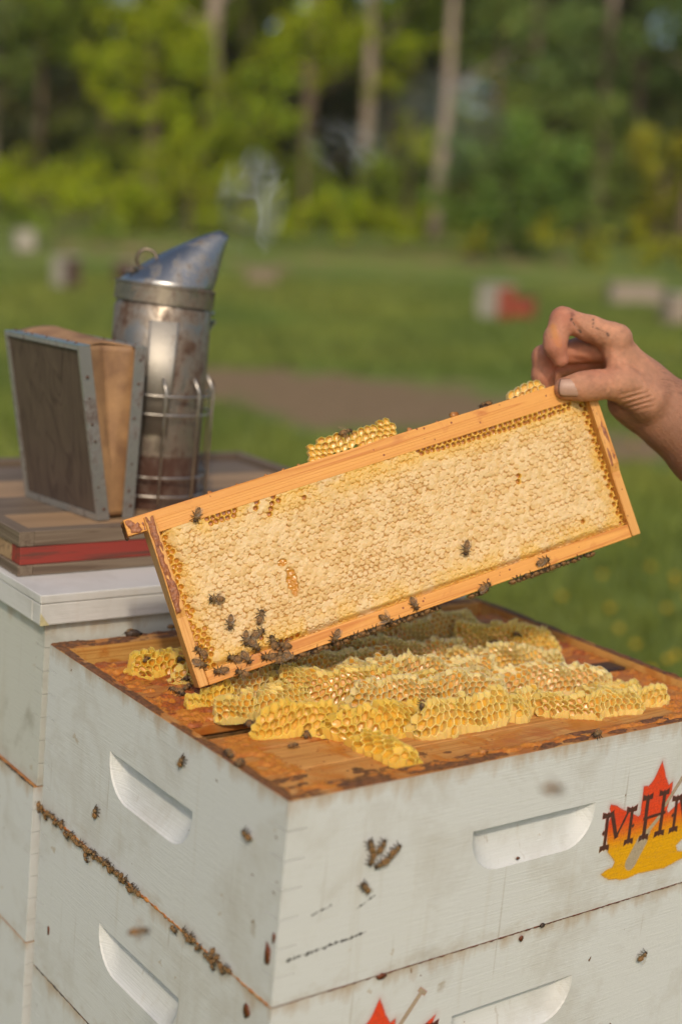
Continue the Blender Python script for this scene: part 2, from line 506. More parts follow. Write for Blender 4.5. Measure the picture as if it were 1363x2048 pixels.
# young leafy trees and shrubs that show
tree('young_tree', 'bright yellow green young tree just left of the tall pale trunk', -4.3, 33, 5.4, 0.07, BARKD,
     cl(33, [(-4.07, 5.28, 0.81), (-4.54, 4.34, 0.93), (-3.61, 4.03, 0.87), (-5.0, 3.62, 0.81), (-4.07, 3.08, 0.7), (-3.26, 4.74, 0.58), (-5.41, 4.41, 0.52)], 0.6, 1), PAL[0], group=GT, seed=11)
tree('shrub', 'low bright green shrub bank behind the far left hive box', -6.1, 31, 1.6, 0.04, BARKD,
     cl(31, [(-6.11, 1.52, 0.71), (-6.99, 1.64, 0.65), (-5.24, 1.39, 0.65), (-4.48, 1.32, 0.6), (-7.75, 1.5, 0.65)], 0.5, 2), PAL[0], cat='shrub', group=GSH, seed=12)
tree('leafy_tree', 'dark green leafy tree in the top left corner', -7.4, 36, 6.4, 0.10, BARKD,
     cl(36, [(-7.86, 5.48, 1.01), (-6.97, 4.89, 0.89), (-8.37, 4.57, 0.76), (-6.59, 5.92, 0.76), (-7.48, 6.26, 0.89)], 0.7, 3), PAL[1], group=GT, seed=13)
tree('shrub', 'mid green tall shrub standing right of the pale trunk above the smoker', -2.1, 33, 3.6, 0.05, BARKD,
     cl(33, [(-2.33, 3.74, 0.81), (-1.75, 3.3, 0.7), (-2.8, 3.02, 0.7), (-2.1, 2.7, 0.64), (-1.4, 3.89, 0.52)], 0.5, 4), (0.25, 0.31, 0.022), cat='shrub', group=GSH, seed=14)
tree('shrub', 'low yellow green shrub right behind the smoker spout', -3.2, 31, 1.9, 0.04, BARKD,
     cl(31, [(-3.83, 2.11, 0.65), (-3.06, 1.92, 0.6), (-2.41, 1.46, 0.65), (-4.15, 1.11, 0.65), (-3.17, 1.05, 0.65)], 0.5, 5), (0.28, 0.32, 0.018), cat='shrub', group=GSH, seed=15)
tree('young_tree', 'small bright green tree crown above the short brown trunk', -0.8, 33, 4.9, 0.06, BARKD,
     cl(33, [(-1.06, 4.95, 0.75), (-0.36, 4.75, 0.64), (-1.4, 4.47, 0.58), (-0.71, 5.31, 0.64), (0.1, 5.12, 0.52)], 0.5, 6), PAL[0], group=GT, seed=16)
tree('leafy_tree', 'mid green tree at the top centre of the wood edge', 1.2, 37, 6.4, 0.09, BARKD,
     cl(37, [(1.03, 5.99, 0.91), (1.81, 5.5, 0.85), (0.51, 5.06, 0.78), (1.42, 4.84, 0.78), (2.2, 6.3, 0.78), (0.25, 6.35, 0.78)], 0.6, 7), PAL[1], group=GT, seed=17)
tree('sapling', 'thin bright green sapling beside the straight trunk right of centre', 1.6, 34, 4.8, 0.03, BARKD,
     cl(34, [(1.42, 4.81, 0.54), (0.94, 4.13, 0.48), (1.9, 2.68, 0.54), (1.78, 3.15, 0.48)], 0.3, 8), PAL[0], group=GT, seed=18)
tree('round_bush', 'large round dark green bush behind the white and red hive', 3.5, 30, 2.4, 0.06, BARKD,
     cl(30, [(3.47, 2.4, 0.9), (2.94, 1.64, 0.84), (4.0, 1.69, 0.84), (3.36, 1.13, 0.79), (4.31, 2.33, 0.63), (2.63, 2.47, 0.58), (4.0, 2.85, 0.58)], 0.6, 9), (0.14, 0.215, 0.042), 560, cat='shrub', group=GSH, seed=19)
tree('leafy_tree', 'wide blue green tree filling the top right corner', 6.3, 36, 6.2, 0.13, BARKD,
     cl(36, [(4.04, 6.0, 1.01), (5.18, 5.67, 1.08), (6.32, 6.1, 1.01), (7.46, 5.77, 1.08), (8.34, 6.19, 1.01), (5.68, 4.81, 0.95), (6.95, 4.61, 0.95), (4.54, 4.88, 0.89), (8.22, 4.92, 0.89)], 0.8, 10), PAL[3], group=GT, seed=20)
tree('shrub', 'yellowish green shrub at the right edge above the long pale boxes', 7.3, 33, 3.0, 0.05, BARKD,
     cl(33, [(7.18, 2.53, 0.7), (7.65, 1.97, 0.64), (7.07, 1.59, 0.58), (7.76, 3.02, 0.64), (6.83, 3.09, 0.52)], 0.5, 11), PAL[4], cat='shrub', group=GSH, seed=21)
tree('shrub', 'mid green upright shrub between the round bush and the yellowish one', 6.1, 34, 3.4, 0.05, BARKD,
     cl(34, [(6.09, 2.98, 0.72), (6.56, 2.04, 0.72), (5.85, 1.53, 0.66), (6.32, 1.08, 0.66), (5.61, 3.56, 0.66)], 0.5, 12), (0.18, 0.235, 0.05), 330, cat='shrub', group=GSH, seed=22)
tree('weed_patch', 'bright green weeds at the meadow edge below the middle trunks', 0.2, 30, 1.2, 0.02, BARKD,
     cl(30, [(-0.43, 1.39, 0.47), (0.2, 1.2, 0.53), (0.83, 1.13, 0.53), (-1.28, 1.14, 0.53), (1.47, 1.05, 0.47), (-0.85, 0.95, 0.42)], 0.4, 13), PAL[0], cat='plant', group='weeds at the meadow edge', seed=23)
tree('weed_patch', 'yellow flowering weeds at the meadow edge below the round bush', 4.5, 29, 0.9, 0.02, BARKD,
     cl(29, [(2.74, 0.81, 0.36), (4.07, 0.97, 0.41), (5.09, 0.82, 0.41), (6.21, 0.86, 0.46), (6.82, 0.79, 0.41)], 0.4, 14), (0.30, 0.29, 0.02), cat='plant', group='weeds at the meadow edge', seed=24)
tree('weed_patch', 'green weeds beside the far left hive box', -5.6, 29, 0.8, 0.02, BARKD,
     cl(29, [(-6.64, 0.91, 0.41), (-5.72, 0.85, 0.41), (-4.7, 0.8, 0.41)], 0.4, 15), (0.19, 0.25, 0.03), cat='plant', group='weeds at the meadow edge', seed=25)
# bare trunks that show, their crowns above the picture
TR = [('tall pale grey trunk with its crown out of sight, left of centre', -3.03, 34.2, 0.22, BARKP, 0.0),
      ('short looking brown trunk under the small bright crown', -0.87, 36, 0.19, BARKD, 0.0),
      ('tan trunk right of the short brown one, at the centre', 0.59, 36, 0.18, BARKP, -0.01),
      ('straight pale trunk right of centre reaching down to the grass', 2.24, 33.5, 0.145, BARKP, 0.03),
      ('faint pale trunk behind the upright shrub on the right', 6.67, 38, 0.17, BARKP, 0.0),
      ('leaning tan trunk at the left edge', -8.5, 35, 0.2, BARKP, 0.06),
      ('slender brown trunk at the top between the centre and right trees', 5.05, 40, 0.14, BARKD, 0.0),
      ('leaning brown trunk at the right edge low down', 7.35, 31.5, 0.17, BARKD, 0.16),
      ('dark brown trunk left of the yellowish shrub', 7.34, 37, 0.15, BARKD, -0.02)]
for i, (lb, r, f, rad, bk, ln) in enumerate(TR):
    g = random.Random(40 + i)
    top = 12 + g.uniform(-1, 1.5)
    cr = [(r + ln * 9 + g.uniform(-1.6, 1.6), f + g.uniform(-1.2, 1.2), top - g.uniform(-1.0, 3.6), g.uniform(0.8, 1.25)) for k in range(9)]
    tree('tall_tree', lb, r, f, top, rad, bk, cr, PAL[1], 190, 0.12, group=GT, leanr=ln, seed=40 + i)

# more leafy trees that close the wood edge higher up
UPT = [('olive green tree behind the left end of the wood', -6.0, 37, [(-6.3, 3.6, 0.9), (-5.6, 2.9, 0.8), (-7.0, 3.1, 0.8), (-5.3, 3.9, 0.7), (-6.8, 2.2, 0.8)], 2, (0.13, 0.15, 0.035)),
       ('green tree behind the tall pale trunk', -2.6, 38, [(-2.7, 6.3, 1.0), (-1.7, 6.0, 0.9), (-3.4, 5.6, 0.8), (-2.0, 5.1, 0.8), (-1.2, 6.6, 0.9)], 3, (0.20, 0.24, 0.03)),
       ('mid green tree left of the straight pale trunk', 1.6, 39, [(1.3, 3.7, 0.8), (2.0, 4.3, 0.9), (0.9, 2.9, 0.7), (2.1, 2.6, 0.7)], 4, (0.15, 0.20, 0.04)),
       ('blue green tree right of the straight pale trunk', 3.6, 35, [(3.2, 5.3, 0.9), (3.9, 4.4, 0.9), (3.1, 4.0, 0.8), (4.6, 3.9, 0.8), (3.5, 6.3, 0.9), (4.9, 3.2, 0.7)], 5, (0.18, 0.235, 0.06)),
       ('grey green tree between the faint trunk and the right edge', 7.6, 38, [(7.3, 4.0, 0.9), (8.3, 3.6, 0.9), (6.6, 3.4, 0.8), (8.9, 4.4, 0.9), (7.8, 2.9, 0.8)], 6, (0.18, 0.22, 0.06)),
       ('yellow green tree at the top left above the bright young one', -4.6, 36, [(-4.9, 6.5, 0.9), (-3.9, 6.3, 0.8), (-5.6, 6.0, 0.8), (-4.4, 5.6, 0.7)], 7, (0.28, 0.32, 0.02)),
       ('dark green tree at the left edge', -8.6, 34, [(-8.6, 4.6, 0.8), (-8.3, 5.6, 0.9), (-8.9, 3.4, 0.7), (-7.6, 4.0, 0.7)], 8, (0.13, 0.17, 0.04))]
for lb, r, f, rows, sd, colr_ in UPT:
    tree('leafy_tree', lb, r, f, max(q[1] for q in rows), 0.08, BARKD, cl(f, rows, 0.6, sd), colr_, 400, 0.095, group=GT, seed=60 + sd)

# low growth under the trees
LOW = [('olive undergrowth clump at the left foot of the wood', -7.2, 35.5, 0.9, (0.20, 0.22, 0.03)), ('green undergrowth clump behind the left weeds', -5.4, 35.5, 1.2, (0.22, 0.27, 0.03)), ('bright undergrowth clump below the tall pale trunk', -3.0, 33.5, 1.2, (0.28, 0.32, 0.02)),
       ('green undergrowth clump left of the brown trunk', -1.6, 34.5, 1.3, (0.22, 0.28, 0.03)), ('low green clump between the two middle trunks', -0.1, 35, 1.0, (0.20, 0.26, 0.03)), ('leafy clump right of the tan trunk', 1.3, 35, 1.1, (0.20, 0.25, 0.04)),
       ('leafy clump behind the straight pale trunk', 2.4, 35.5, 1.4, (0.18, 0.235, 0.045)), ('tall leafy clump behind the round bush', 4.4, 34.5, 1.8, (0.17, 0.225, 0.05)), ('pale leafy clump by the faint right trunk', 6.9, 36.5, 1.6, (0.21, 0.25, 0.05)), ('olive clump at the right foot of the wood', 8.2, 35, 1.3, (0.22, 0.24, 0.04))]
for k, (lb, r, f, hh, colr_) in enumerate(LOW):
    gq_ = random.Random(200 + k)
    rows = [(r + gq_.uniform(-0.9, 0.9), 0.75 + hh * gq_.uniform(0.3, 1.7), gq_.uniform(0.5, 0.8)) for _ in range(6)]
    tree('undergrowth', lb, r, f, 0.8 + hh, 0.03, BARKD, cl(f, rows, 0.5, 300 + k), colr_, 380, 0.085, cat='shrub', group=GSH, seed=210 + k)

# the dense wood behind: one mass nobody could count
g = np.random.default_rng(5)
N = 1500
fr = g.uniform(-24, 24, N); ff = g.uniform(41, 56, N); fh = g.uniform(0.4, 15, N) + rise(fr, ff)
V, F, Cc = leaf_arrays(np.c_[fr, ff, fh, g.uniform(0.9, 1.7, N)], 40, 0.30, (0.14, 0.15, 0.05), 6)
sk = np.zeros(len(V), bool)
for (cr_, ch_, rad_) in [(-7.6, 7.6, 0.45), (0.35, 7.8, 0.5), (-1.7, 7.5, 0.25), (5.9, 5.6, 0.45), (9.6, 7.2, 0.5), (3.7, 4.9, 0.5)]:
    sk |= np.hypot(V[:, 0] * 47 / V[:, 1] - cr_, (V[:, 2] - 1.47) * 47 / V[:, 1] + 1.47 - ch_) < rad_
keep = ~sk.reshape(-1, 4).any(1)
F = F[keep]
me = npmesh('far_wood', to_world(V), F, False, [LEAF]); color_attr(me, 'Col', Cc)
tag(obj('far_wood', me), 'dark dense wood behind the first trees', 'wood', kind='stuff')

# grass blades and dandelions
g = np.random.default_rng(9)
N = 90000
gf_ = 2.3 + 24 * g.random(N) ** 1.7
gr_ = (g.random(N) * 2 - 1) * (0.6 + gf_ * 0.36)
tuft = fbm(gr_ * 1.3 + 90, gf_ * 1.3 + 90, 0, 4, 3)
dv = 1.0 * blob(gr_, gf_, 0.35, 10.6, 1.5, 1.5) + 0.8 * blob(gr_, gf_, -1.3, 11.6, 1.4, 1.0) + 0.75 * blob(gr_, gf_, 1.9, 8.9, 0.8, 0.7)
kp = (dv + (tuft - 0.5)) < 0.42
gf_, gr_, tuft = gf_[kp], gr_[kp], tuft[kp]
N = len(gf_)
hgt = (0.05 + 0.13 * np.clip(tuft - 0.25, 0, 1)) * g.uniform(0.5, 1.3, N)
wd = 0.003 + 0.0011 * gf_
base = np.c_[gr_, gf_, rise(gr_, gf_)]
an = g.uniform(0, 6.28, N); ld = g.uniform(0, 6.28, N); la = g.uniform(0.1, 0.6, N) * hgt
side = np.c_[np.cos(an), np.sin(an), np.zeros(N)] * wd[:, None]
tip = base + np.c_[np.cos(ld) * la, np.sin(ld) * la, hgt]
V = np.stack([base - side, base + side, tip], 1).reshape(-1, 3)
tone = g.uniform(0.7, 1.25, N)[:, None] * (0.75 + 0.6 * tuft)[:, None]
yel = (fbm(gr_ * 0.5 + 7, gf_ * 0.5 + 3, 0, 8, 2) - 0.4)[:, None]
gc = np.clip((np.array([[0.190, 0.245, 0.055]]) + yel * np.array([[0.20, 0.13, 0.02]])) * tone, 0.005, 1)
me = npmesh('grass', to_world(V), np.arange(3 * N).reshape(-1, 3), False, [GRASSM]); color_attr(me, 'Col', np.repeat(gc, 3, 0))
tag(obj('grass', me), 'short uneven meadow grass', 'grass', kind='stuff')

DAND = m_plain('dandelion_petals', (0.55, 0.37, 0.012), 0.6, 0, 0.15, 200, 0.3)
STEM = m_plain('flower_stem', (0.10, 0.16, 0.03), 0.6)
mh = MB(); mh.lathe([(0.001, -0.012), (0.005, -0.010), (0.0115, 0.0), (0.0125, 0.004), (0.009, 0.009), (0.003, 0.011), (0.0004, 0.0112)], 12)
mhm = mh.mesh('flower_head', DAND, True)
ms = MB(); ms.tube([(0, 0, -0.17), (0.004, 0.002, -0.08), (0, 0, -0.011)], 0.0022, 5)
msm = ms.mesh('stem', STEM)
g = random.Random(21)
spots = []
for k in range(46):
    f = g.choice([g.uniform(3.0, 5.2), g.uniform(3.2, 7), g.uniform(6, 16)])
    spots.append((f * g.uniform(0.12, 0.26) if k % 4 else f * g.uniform(-0.2, 0.25), f))
for (r, f) in spots:
    d = obj('dandelion', mhm)
    d.matrix_world = Matrix.Translation(GS(r, f, 0.15 + g.uniform(-0.04, 0.03))) @ GM @ Matrix.Rotation(g.uniform(-0.4, 0.4), 4, 'X')
    tag(d, 'yellow dandelion flower in the meadow grass', 'flower', 'dandelions in the meadow')
    st = obj('stem', msm, d)

# far hive boxes, seen out of focus
FARW = m_plain('far_hive_white', (0.42, 0.38, 0.31), 0.6, 0, 0.2, 5)
FARP = m_plain('far_hive_pink', (0.34, 0.27, 0.21), 0.6, 0, 0.2, 5)
FARR = m_plain('far_hive_red', (0.36, 0.065, 0.03), 0.6, 0, 0.25, 5)
FARB = m_plain('far_hive_brown', (0.085, 0.04, 0.03), 0.7, 0, 0.3, 5)
FARG = m_plain('far_hive_grey', (0.42, 0.41, 0.34), 0.7, 0, 0.2, 5)
def far_hive(label, r, f, wx, wy, hs, rot, m1, m2, lid):
    t = empty('far_hive', Matrix.Translation(GS(r, f)) @ GM @ Matrix.Rotation(rot, 4, 'Z'))
    tag(t, label, 'hive', 'hives far off in the meadow')
    wx *= 0.85; wy *= 0.85; hs = [0.9 * q for q in hs]; z = 0.0
    b = MB(); b.box(-wx / 2 - 0.02, wx / 2 + 0.02, -wy / 2 - 0.02, wy / 2 + 0.02, -0.12, 0.02); b.build('stand', FARB, t)
    z = 0.021
    for k, h in enumerate(hs):
        b = MB()
        b.box(-wx / 2, wx / 2, -wy / 2, wy / 2, z, z + h - 0.003, 0)
        me = b.mesh('hive_body', [m1, m2])
        for p in me.polygons:
            if abs(p.normal.x) > 0.5: p.material_index = 1
        obj('hive_body', bevel_mesh(me, 0.004, 1), t)
        z += h
    b = MB(); b.box(-wx / 2 - 0.015, wx / 2 + 0.015, -wy / 2 - 0.015, wy / 2 + 0.015, z, z + 0.035); b.build('lid', lid, t)
    return t
far_hive('small white hive at the far left edge of the meadow', -6.35, 28.0, 0.42, 0.42, [0.2, 0.2], 0.4, FARW, FARW, FARW)
far_hive('white and dark brown hive left of the smoker', -4.25, 21.5, 0.36, 0.36, [0.24, 0.24], -0.75, FARW, FARB, FARW)
far_hive('dark brown hive just left of the smoker spout', -3.45, 22.5, 0.42, 0.40, [0.2, 0.2], -0.5, FARB, FARP, FARP)
FARD = m_plain('far_hive_dull', (0.24, 0.185, 0.12), 0.7, 0, 0.2, 5)
far_hive('dull tan low hive behind the smoke right of the spout', -1.55, 25.0, 0.6, 0.4, [0.14, 0.10], 0.1, FARD, FARD, FARD)
far_hive('white hive with a red side to the left of the hand', 1.98, 19.6, 0.42, 0.42, [0.24, 0.24], -0.78, FARW, FARR, FARW)
far_hive('low reddish hive beside the white and red one', 2.45, 20.3, 0.34, 0.34, [0.17, 0.1], -0.3, FARR, FARR, FARB)
far_hive('long low pale boxes at the right, above the hand', 4.72, 24.0, 1.0, 0.4, [0.17, 0.17], 0.12, FARP, FARW, FARP)
far_hive('pale hive cut by the right edge above the forearm', 4.52, 20.0, 0.34, 0.34, [0.2, 0.2], 0.3, FARP, FARP, FARW)
far_hive('grey hive at the right edge right behind the forearm', 2.47, 9.2, 0.40, 0.42, [0.24, 0.24, 0.17], 0.25, FARG, FARG, FARG)

# faint summer haze filling the air over the whole meadow
hz = MB(); hz.box(-168, 168, -68, 258, -1.2, 20.0)
hm = bpy.data.materials.new('haze'); hm.use_nodes = True
ht = hm.node_tree; ht.nodes.clear()
ho_ = ht.nodes.new('ShaderNodeOutputMaterial'); hv_ = ht.nodes.new('ShaderNodeVolumePrincipled')
hv_.inputs['Color'].default_value = (0.95, 0.94, 0.90, 1); hv_.inputs['Density'].default_value = 0.0005; hv_.inputs['Anisotropy'].default_value = 0.0
ht.links.new(hv_.outputs[0], ho_.inputs['Volume'])
hb = hz.build('haze', hm); hb.matrix_world = Matrix.Translation(G0) @ GM
hb['kind'] = 'stuff'; hb['label'] = 'faint warm haze over the meadow'

# ------------------------------------------------------------------ the hives
BL, BW, BH, BT = 0.5457, 0.4073, 0.168, 0.019
def finger_outline(length, h, phase, n=7, gap=0.00030):
    """board outline in (s, z) with box-joint fingers at both ends; phase 1 starts with a finger"""
    zs = [-h + 0.0004 + k * (h - 0.0008) / n for k in range(n + 1)]
    left = []; right = []
    for k in range(n):
        full = (k % 2 == 0) == bool(phase)
        xl = 0.0 if full else BT
        g0 = 0 if k == 0 else gap * (1 if full else -1); g1 = 0 if k == n - 1 else gap * (1 if full else -1)
        left += [(xl, zs[k] + g0), (xl, zs[k + 1] - g1)]
        right += [(length - xl, zs[k] + g0), (length - xl, zs[k + 1] - g1)]
    return right + left[::-1]

def extrude_outline(pts, d):
    n = len(pts)
    v = [(s, 0.0, z) for s, z in pts] + [(s, d, z) for s, z in pts]
    f = [tuple(range(n)), tuple(range(2 * n - 1, n - 1, -1))]
    f += [(i, i + n, (i + 1) % n + n, (i + 1) % n) for i in range(n)]
    return v, f

def hand_hold(cx, ztop, half=0.0725, drop=0.040, depth=0.0135):
    loops = []
    ds = [-0.003, 0.0] + [depth * t for t in (0.12, 0.25, 0.4, 0.55, 0.7, 0.82, 0.92, 1.0)]
    for d in ds:
        t = max(0.0, d / depth)
        b = drop * (1 - t ** 1.55) + 0.005 * t
        a = half - 0.012 * t ** 1.3
        rr = min(b * 0.96, 0.034, a * 0.9)
        pts = [(cx - a, ztop), (cx - a, ztop - (b - rr))]
        for k in range(1, 9):
            an = math.pi + k / 8 * math.pi / 2
            pts.append((cx - a + rr + rr * math.cos(an), ztop - b + rr + rr * math.sin(an)))
        for k in range(0, 9):
            an = 1.5 * math.pi + k / 8 * math.pi / 2
            pts.append((cx + a - rr + rr * math.cos(an), ztop - b + rr + rr * math.sin(an)))
        pts.append((cx + a, ztop))
        loops.append([(s, d, z) for s, z in pts])
    n = len(loops[0])
    v = [p for l in loops for p in l]
    f = []
    for i in range(len(loops) - 1):
        for k in range(n):
            f.append((i * n + k, i * n + (k + 1) % n, (i + 1) * n + (k + 1) % n, (i + 1) * n + k))
    f.append(tuple(range(n - 1, -1, -1)))
    f.append(tuple((len(loops) - 1) * n + k for k in range(n)))
    return v, f

def cut(me, cutters):
    o = bpy.data.objects.new('tmp', me); COL.objects.link(o)
    cs = []
    for v, f in cutters:
        cm = npmesh('cutter', v, f)
        bm = bmesh.new(); bm.from_mesh(cm); bmesh.ops.recalc_face_normals(bm, faces=bm.faces); bm.to_mesh(cm); bm.free()
        c = bpy.data.objects.new('cutter', cm); COL.objects.link(c); cs.append(c)
        md = o.modifiers.new('b', 'BOOLEAN'); md.operation = 'DIFFERENCE'; md.object = c; md.solver = 'EXACT'
    dg = bpy.context.evaluated_depsgraph_get(); dg.update()
    out = bpy.data.meshes.new_from_object(o.evaluated_get(dg))
    for c in cs + [o]:
        m = c.data; bpy.data.objects.remove(c); bpy.data.meshes.remove(m)
    return out

def board(length, h, phase, hold, rebate, mats):
    """one wall board, outer face on y = 0, thickness towards +y"""
    v, f = extrude_outline(finger_outline(length, h, phase), BT)
    me = npmesh('board', v, f)
    bm = bmesh.new(); bm.from_mesh(me); bmesh.ops.recalc_face_normals(bm, faces=bm.faces); bm.to_mesh(me); bm.free()
    cutters = []
    if hold: cutters.append(hand_hold(length / 2 - (0.010 if length > 0.5 else 0.0), -0.061))
    if rebate:
        b = MB(); b.box(BT + 0.001, length - BT - 0.001, 0.0095, BT + 0.004, -0.018, 0.02); cutters.append((b.v, b.f))
    if cutters: me = cut(me, cutters)
    me.materials.clear()
    for m in mats: me.materials.append(m)
    for p in me.polygons:
        c = p.center; nn = p.normal
        p.material_index = 0
        if nn.z > 0.8 and c.z > -0.0185 and (c.z > -0.002 or c.y > 0.0094): p.material_index = 1
        elif nn.y > 0.9 and c.y > BT - 0.001: p.material_index = 2
        elif rebate and c.y > 0.0094 and c.z > -0.0185: p.material_index = 2
        elif nn.z < -0.8 and c.z < -h + 0.002: p.material_index = 1
    return me

BM = {}
def box_meshes(key, paint, h):
    mats = [paint, RIM, INNER]
    BM[key] = (board(BL, h, 1, True, False, mats), board(BW, h, 0, True, True, mats), board(BL, h, 1, False, False, mats), h)
box_meshes('super', WHITE, BH)
box_meshes('old', OLDWHITE, BH)
box_meshes('brood', WHITE, 0.244)

def hive_box(key, x, y, ztop, label, group, twist=0.0):
    t = empty('hive_box', Matrix.Translation((x, y, ztop)) @ Matrix.Rotation(twist, 4, 'Z'))
    tag(t, label, 'hive box', group)
    a, b, c, h = BM[key]
    o = obj('side_panel', a, t)
    o = obj('side_panel', c, t); o.matrix_local = Matrix.Translation((BL, BW, 0)) @ Matrix.Rotation(math.pi, 4, 'Z')
    o = obj('end_panel', b, t); o.matrix_local = Matrix.Translation((0, BW, 0)) @ Matrix.Rotation(-math.pi / 2, 4, 'Z')
    o = obj('end_panel', b, t); o.matrix_local = Matrix.Translation((BL, 0, 0)) @ Matrix.Rotation(math.pi / 2, 4, 'Z')
    return t
GB = 'white hive boxes of the near hive'
GB2 = 'weathered boxes of the rear hive'
box1 = hive_box('super', 0, 0, 0, 'open white hive box holding the frames, topmost of the near hive', GB)
box2 = hive_box('super', 0.0006, 0.0004, -0.1684, 'second white hive box from the top of the near hive', GB, 0.002)
box3 = hive_box('super', -0.0006, 0.0006, -0.1684 * 2, 'third white hive box from the top of the near hive, mostly below the picture', GB, -0.001)
hive_box('brood', 0.0, 0.0, -0.1684 * 3, 'deep white brood box under the three shallow ones of the near hive', GB)
hive_box('brood', 0.0, 0.0, -0.1684 * 3 - 0.2444, 'deep white brood box at the bottom of the near hive', GB)
t = empty('bottom_board', Matrix.Translation((0, 0, -0.1684 * 3 - 0.4888)))
tag(t, 'wooden bottom board and stand under the near hive', 'hive stand')
plank('floor', -0.01, BL + 0.01, -0.01, BW + 0.01, -0.04, -0.0006, GREYWOOD, t)
for xx in (0.03, BL - 0.07): plank('bearer', xx, xx + 0.04, -0.01, BW + 0.01, -0.16, -0.0405, GREYWOODY, t)
RX, RY, RZ = 0.004, 0.428, 0.0135
hive_box('old', RX, RY, RZ, 'weathered white hive box under the white lid, topmost of the rear hive', GB2)
hive_box('super', RX - 0.004, RY, RZ - 0.1684, 'second hive box of the rear hive, its corner joints showing at the left edge', GB2)
hive_box('super', RX - 0.004, RY, RZ - 0.3368, 'third hive box of the rear hive, at the lower left edge', GB2)
hive_box('brood', RX, RY, RZ - 0.3368 - 0.1684, 'deep brood box of the rear hive, upper one below the shallow boxes', GB2)
hive_box('brood', RX, RY, RZ - 0.3368 - 0.1684 - 0.2444, 'deep brood box at the bottom of the rear hive', GB2)
t = empty('bottom_board', Matrix.Translation((RX, RY, RZ - 0.3368 - 0.1684 - 0.4888)))
tag(t, 'wooden bottom board and stand under the rear hive', 'hive stand')
plank('floor', -0.01, BL + 0.01, -0.002, BW + 0.01, -0.04, -0.0006, GREYWOOD, t)
for xx in (0.03, BL - 0.07): plank('bearer', xx, xx + 0.04, 0.0, BW + 0.01, -0.18, -0.0405, GREYWOODY, t)

# lid of the rear hive: top sheet with a rim round it
t = empty('hive_cover', Matrix.Translation((RX - 0.010, 0.4200, RZ + 0.0006)))
tag(t, 'white painted flat lid of the rear hive with a chipped corner', 'hive lid')
LX, LY = BL + 0.020, BW + 0.016
m = MB(); m.box(0, LX, 0, LY, 0.0222, 0.0310); me = bevel_mesh(m.mesh('top_sheet', LIDWHITE), 0.0012)
obj('top_sheet', me, t)
plank('rim', 0.0008, LX - 0.0008, 0.0008, 0.0195, 0.0, 0.0220, LIDWHITE, t, 0.0015)
plank('rim', 0.0008, LX - 0.0008, LY - 0.0195, LY - 0.0008, 0.0, 0.0220, LIDWHITE, t, 0.0015)
plank('rim', 0.0008, 0.0190, 0.0197, LY - 0.0197, 0.0, 0.0220, LIDWHITE, t, 0.0015)
plank('rim', LX - 0.0190, LX - 0.0008, 0.0197, LY - 0.0197, 0.0, 0.0220, LIDWHITE, t, 0.0015)
YCHIP = m_plain('chipped_corner', (0.55, 0.48, 0.27), 0.7, 0, 0.25, 120)
m = MB(); m.add([(0.0009, 0.0006, 0.0004), (0.0105, 0.0006, 0.0004), (0.0062, 0.0006, 0.0060), (0.0009, 0.0006, 0.0135), (0.0009, 0.0012, 0.0004), (0.0105, 0.0012, 0.0004), (0.0062, 0.0012, 0.0060), (0.0009, 0.0012, 0.0135)],
               [(0, 1, 2, 3), (7, 6, 5, 4), (0, 4, 5, 1), (1, 5, 6, 2), (2, 6, 7, 3), (3, 7, 4, 0)])
m.build('chip', YCHIP, t)

# the wooden tray (an upturned bottom board) on the lid
TZ = RZ + 0.0006 + 0.0312
t = empty('wooden_tray', Matrix.Translation((0.0006, 0.489, TZ)))
tag(t, 'weathered wooden hive floor with a red painted edge lying on the rear lid', 'tray')
TX, TY = 0.503, 0.384
def rail(z0, z1, mf, ms, inset=0.0, w=0.022):
    plank('rail', inset + 0.0165, TX - inset - 0.0165, inset, w, z0, z1, mf, t, 0.0009)
    plank('rail', inset + 0.0165, TX - inset - 0.0165, TY - w, TY - inset, z0, z1, mf, t, 0.0009)
    plank('rail', inset, inset + 0.0163, inset, TY - inset, z0, z1, ms, t, 0.0009)
    plank('rail', TX - inset - 0.0163, TX - inset, inset, TY - inset, z0, z1, ms, t, 0.0009)
rail(0.0002, 0.0112, GREYWOOD, GREYWOODY)
plank('edge_strip', 0.0022, TX - 0.0022, 0.0012, 0.022, 0.0116, 0.0303, REDPAINT, t, 0.0009)
plank('edge_strip', 0.0022, TX - 0.0022, TY - 0.022, TY - 0.0012, 0.0116, 0.0303, REDPAINT, t, 0.0009)
plank('edge_strip', 0.0022, 0.02, 0.0222, TY - 0.0222, 0.0116, 0.0303, TANWOOD, t, 0.0009)
plank('edge_strip', TX - 0.02, TX - 0.0022, 0.0222, TY - 0.0222, 0.0116, 0.0303, TANWOOD, t, 0.0009)
rail(0.0307, 0.0462, GREYWOOD, GREYWOODY, 0.0, 0.016)
for k in range(4):
    y0 = 0.0224 + k * (TY - 0.0448) / 4
    plank('floor_board', 0.0205, TX - 0.0205, y0 + 0.0004, y0 + (TY - 0.0448) / 4 - 0.0004, 0.026, 0.0385 + 0.0003 * (k % 2), [TANWOOD, GREYWOOD, TANWOOD, GREYWOOD][k], t, 0.0007)

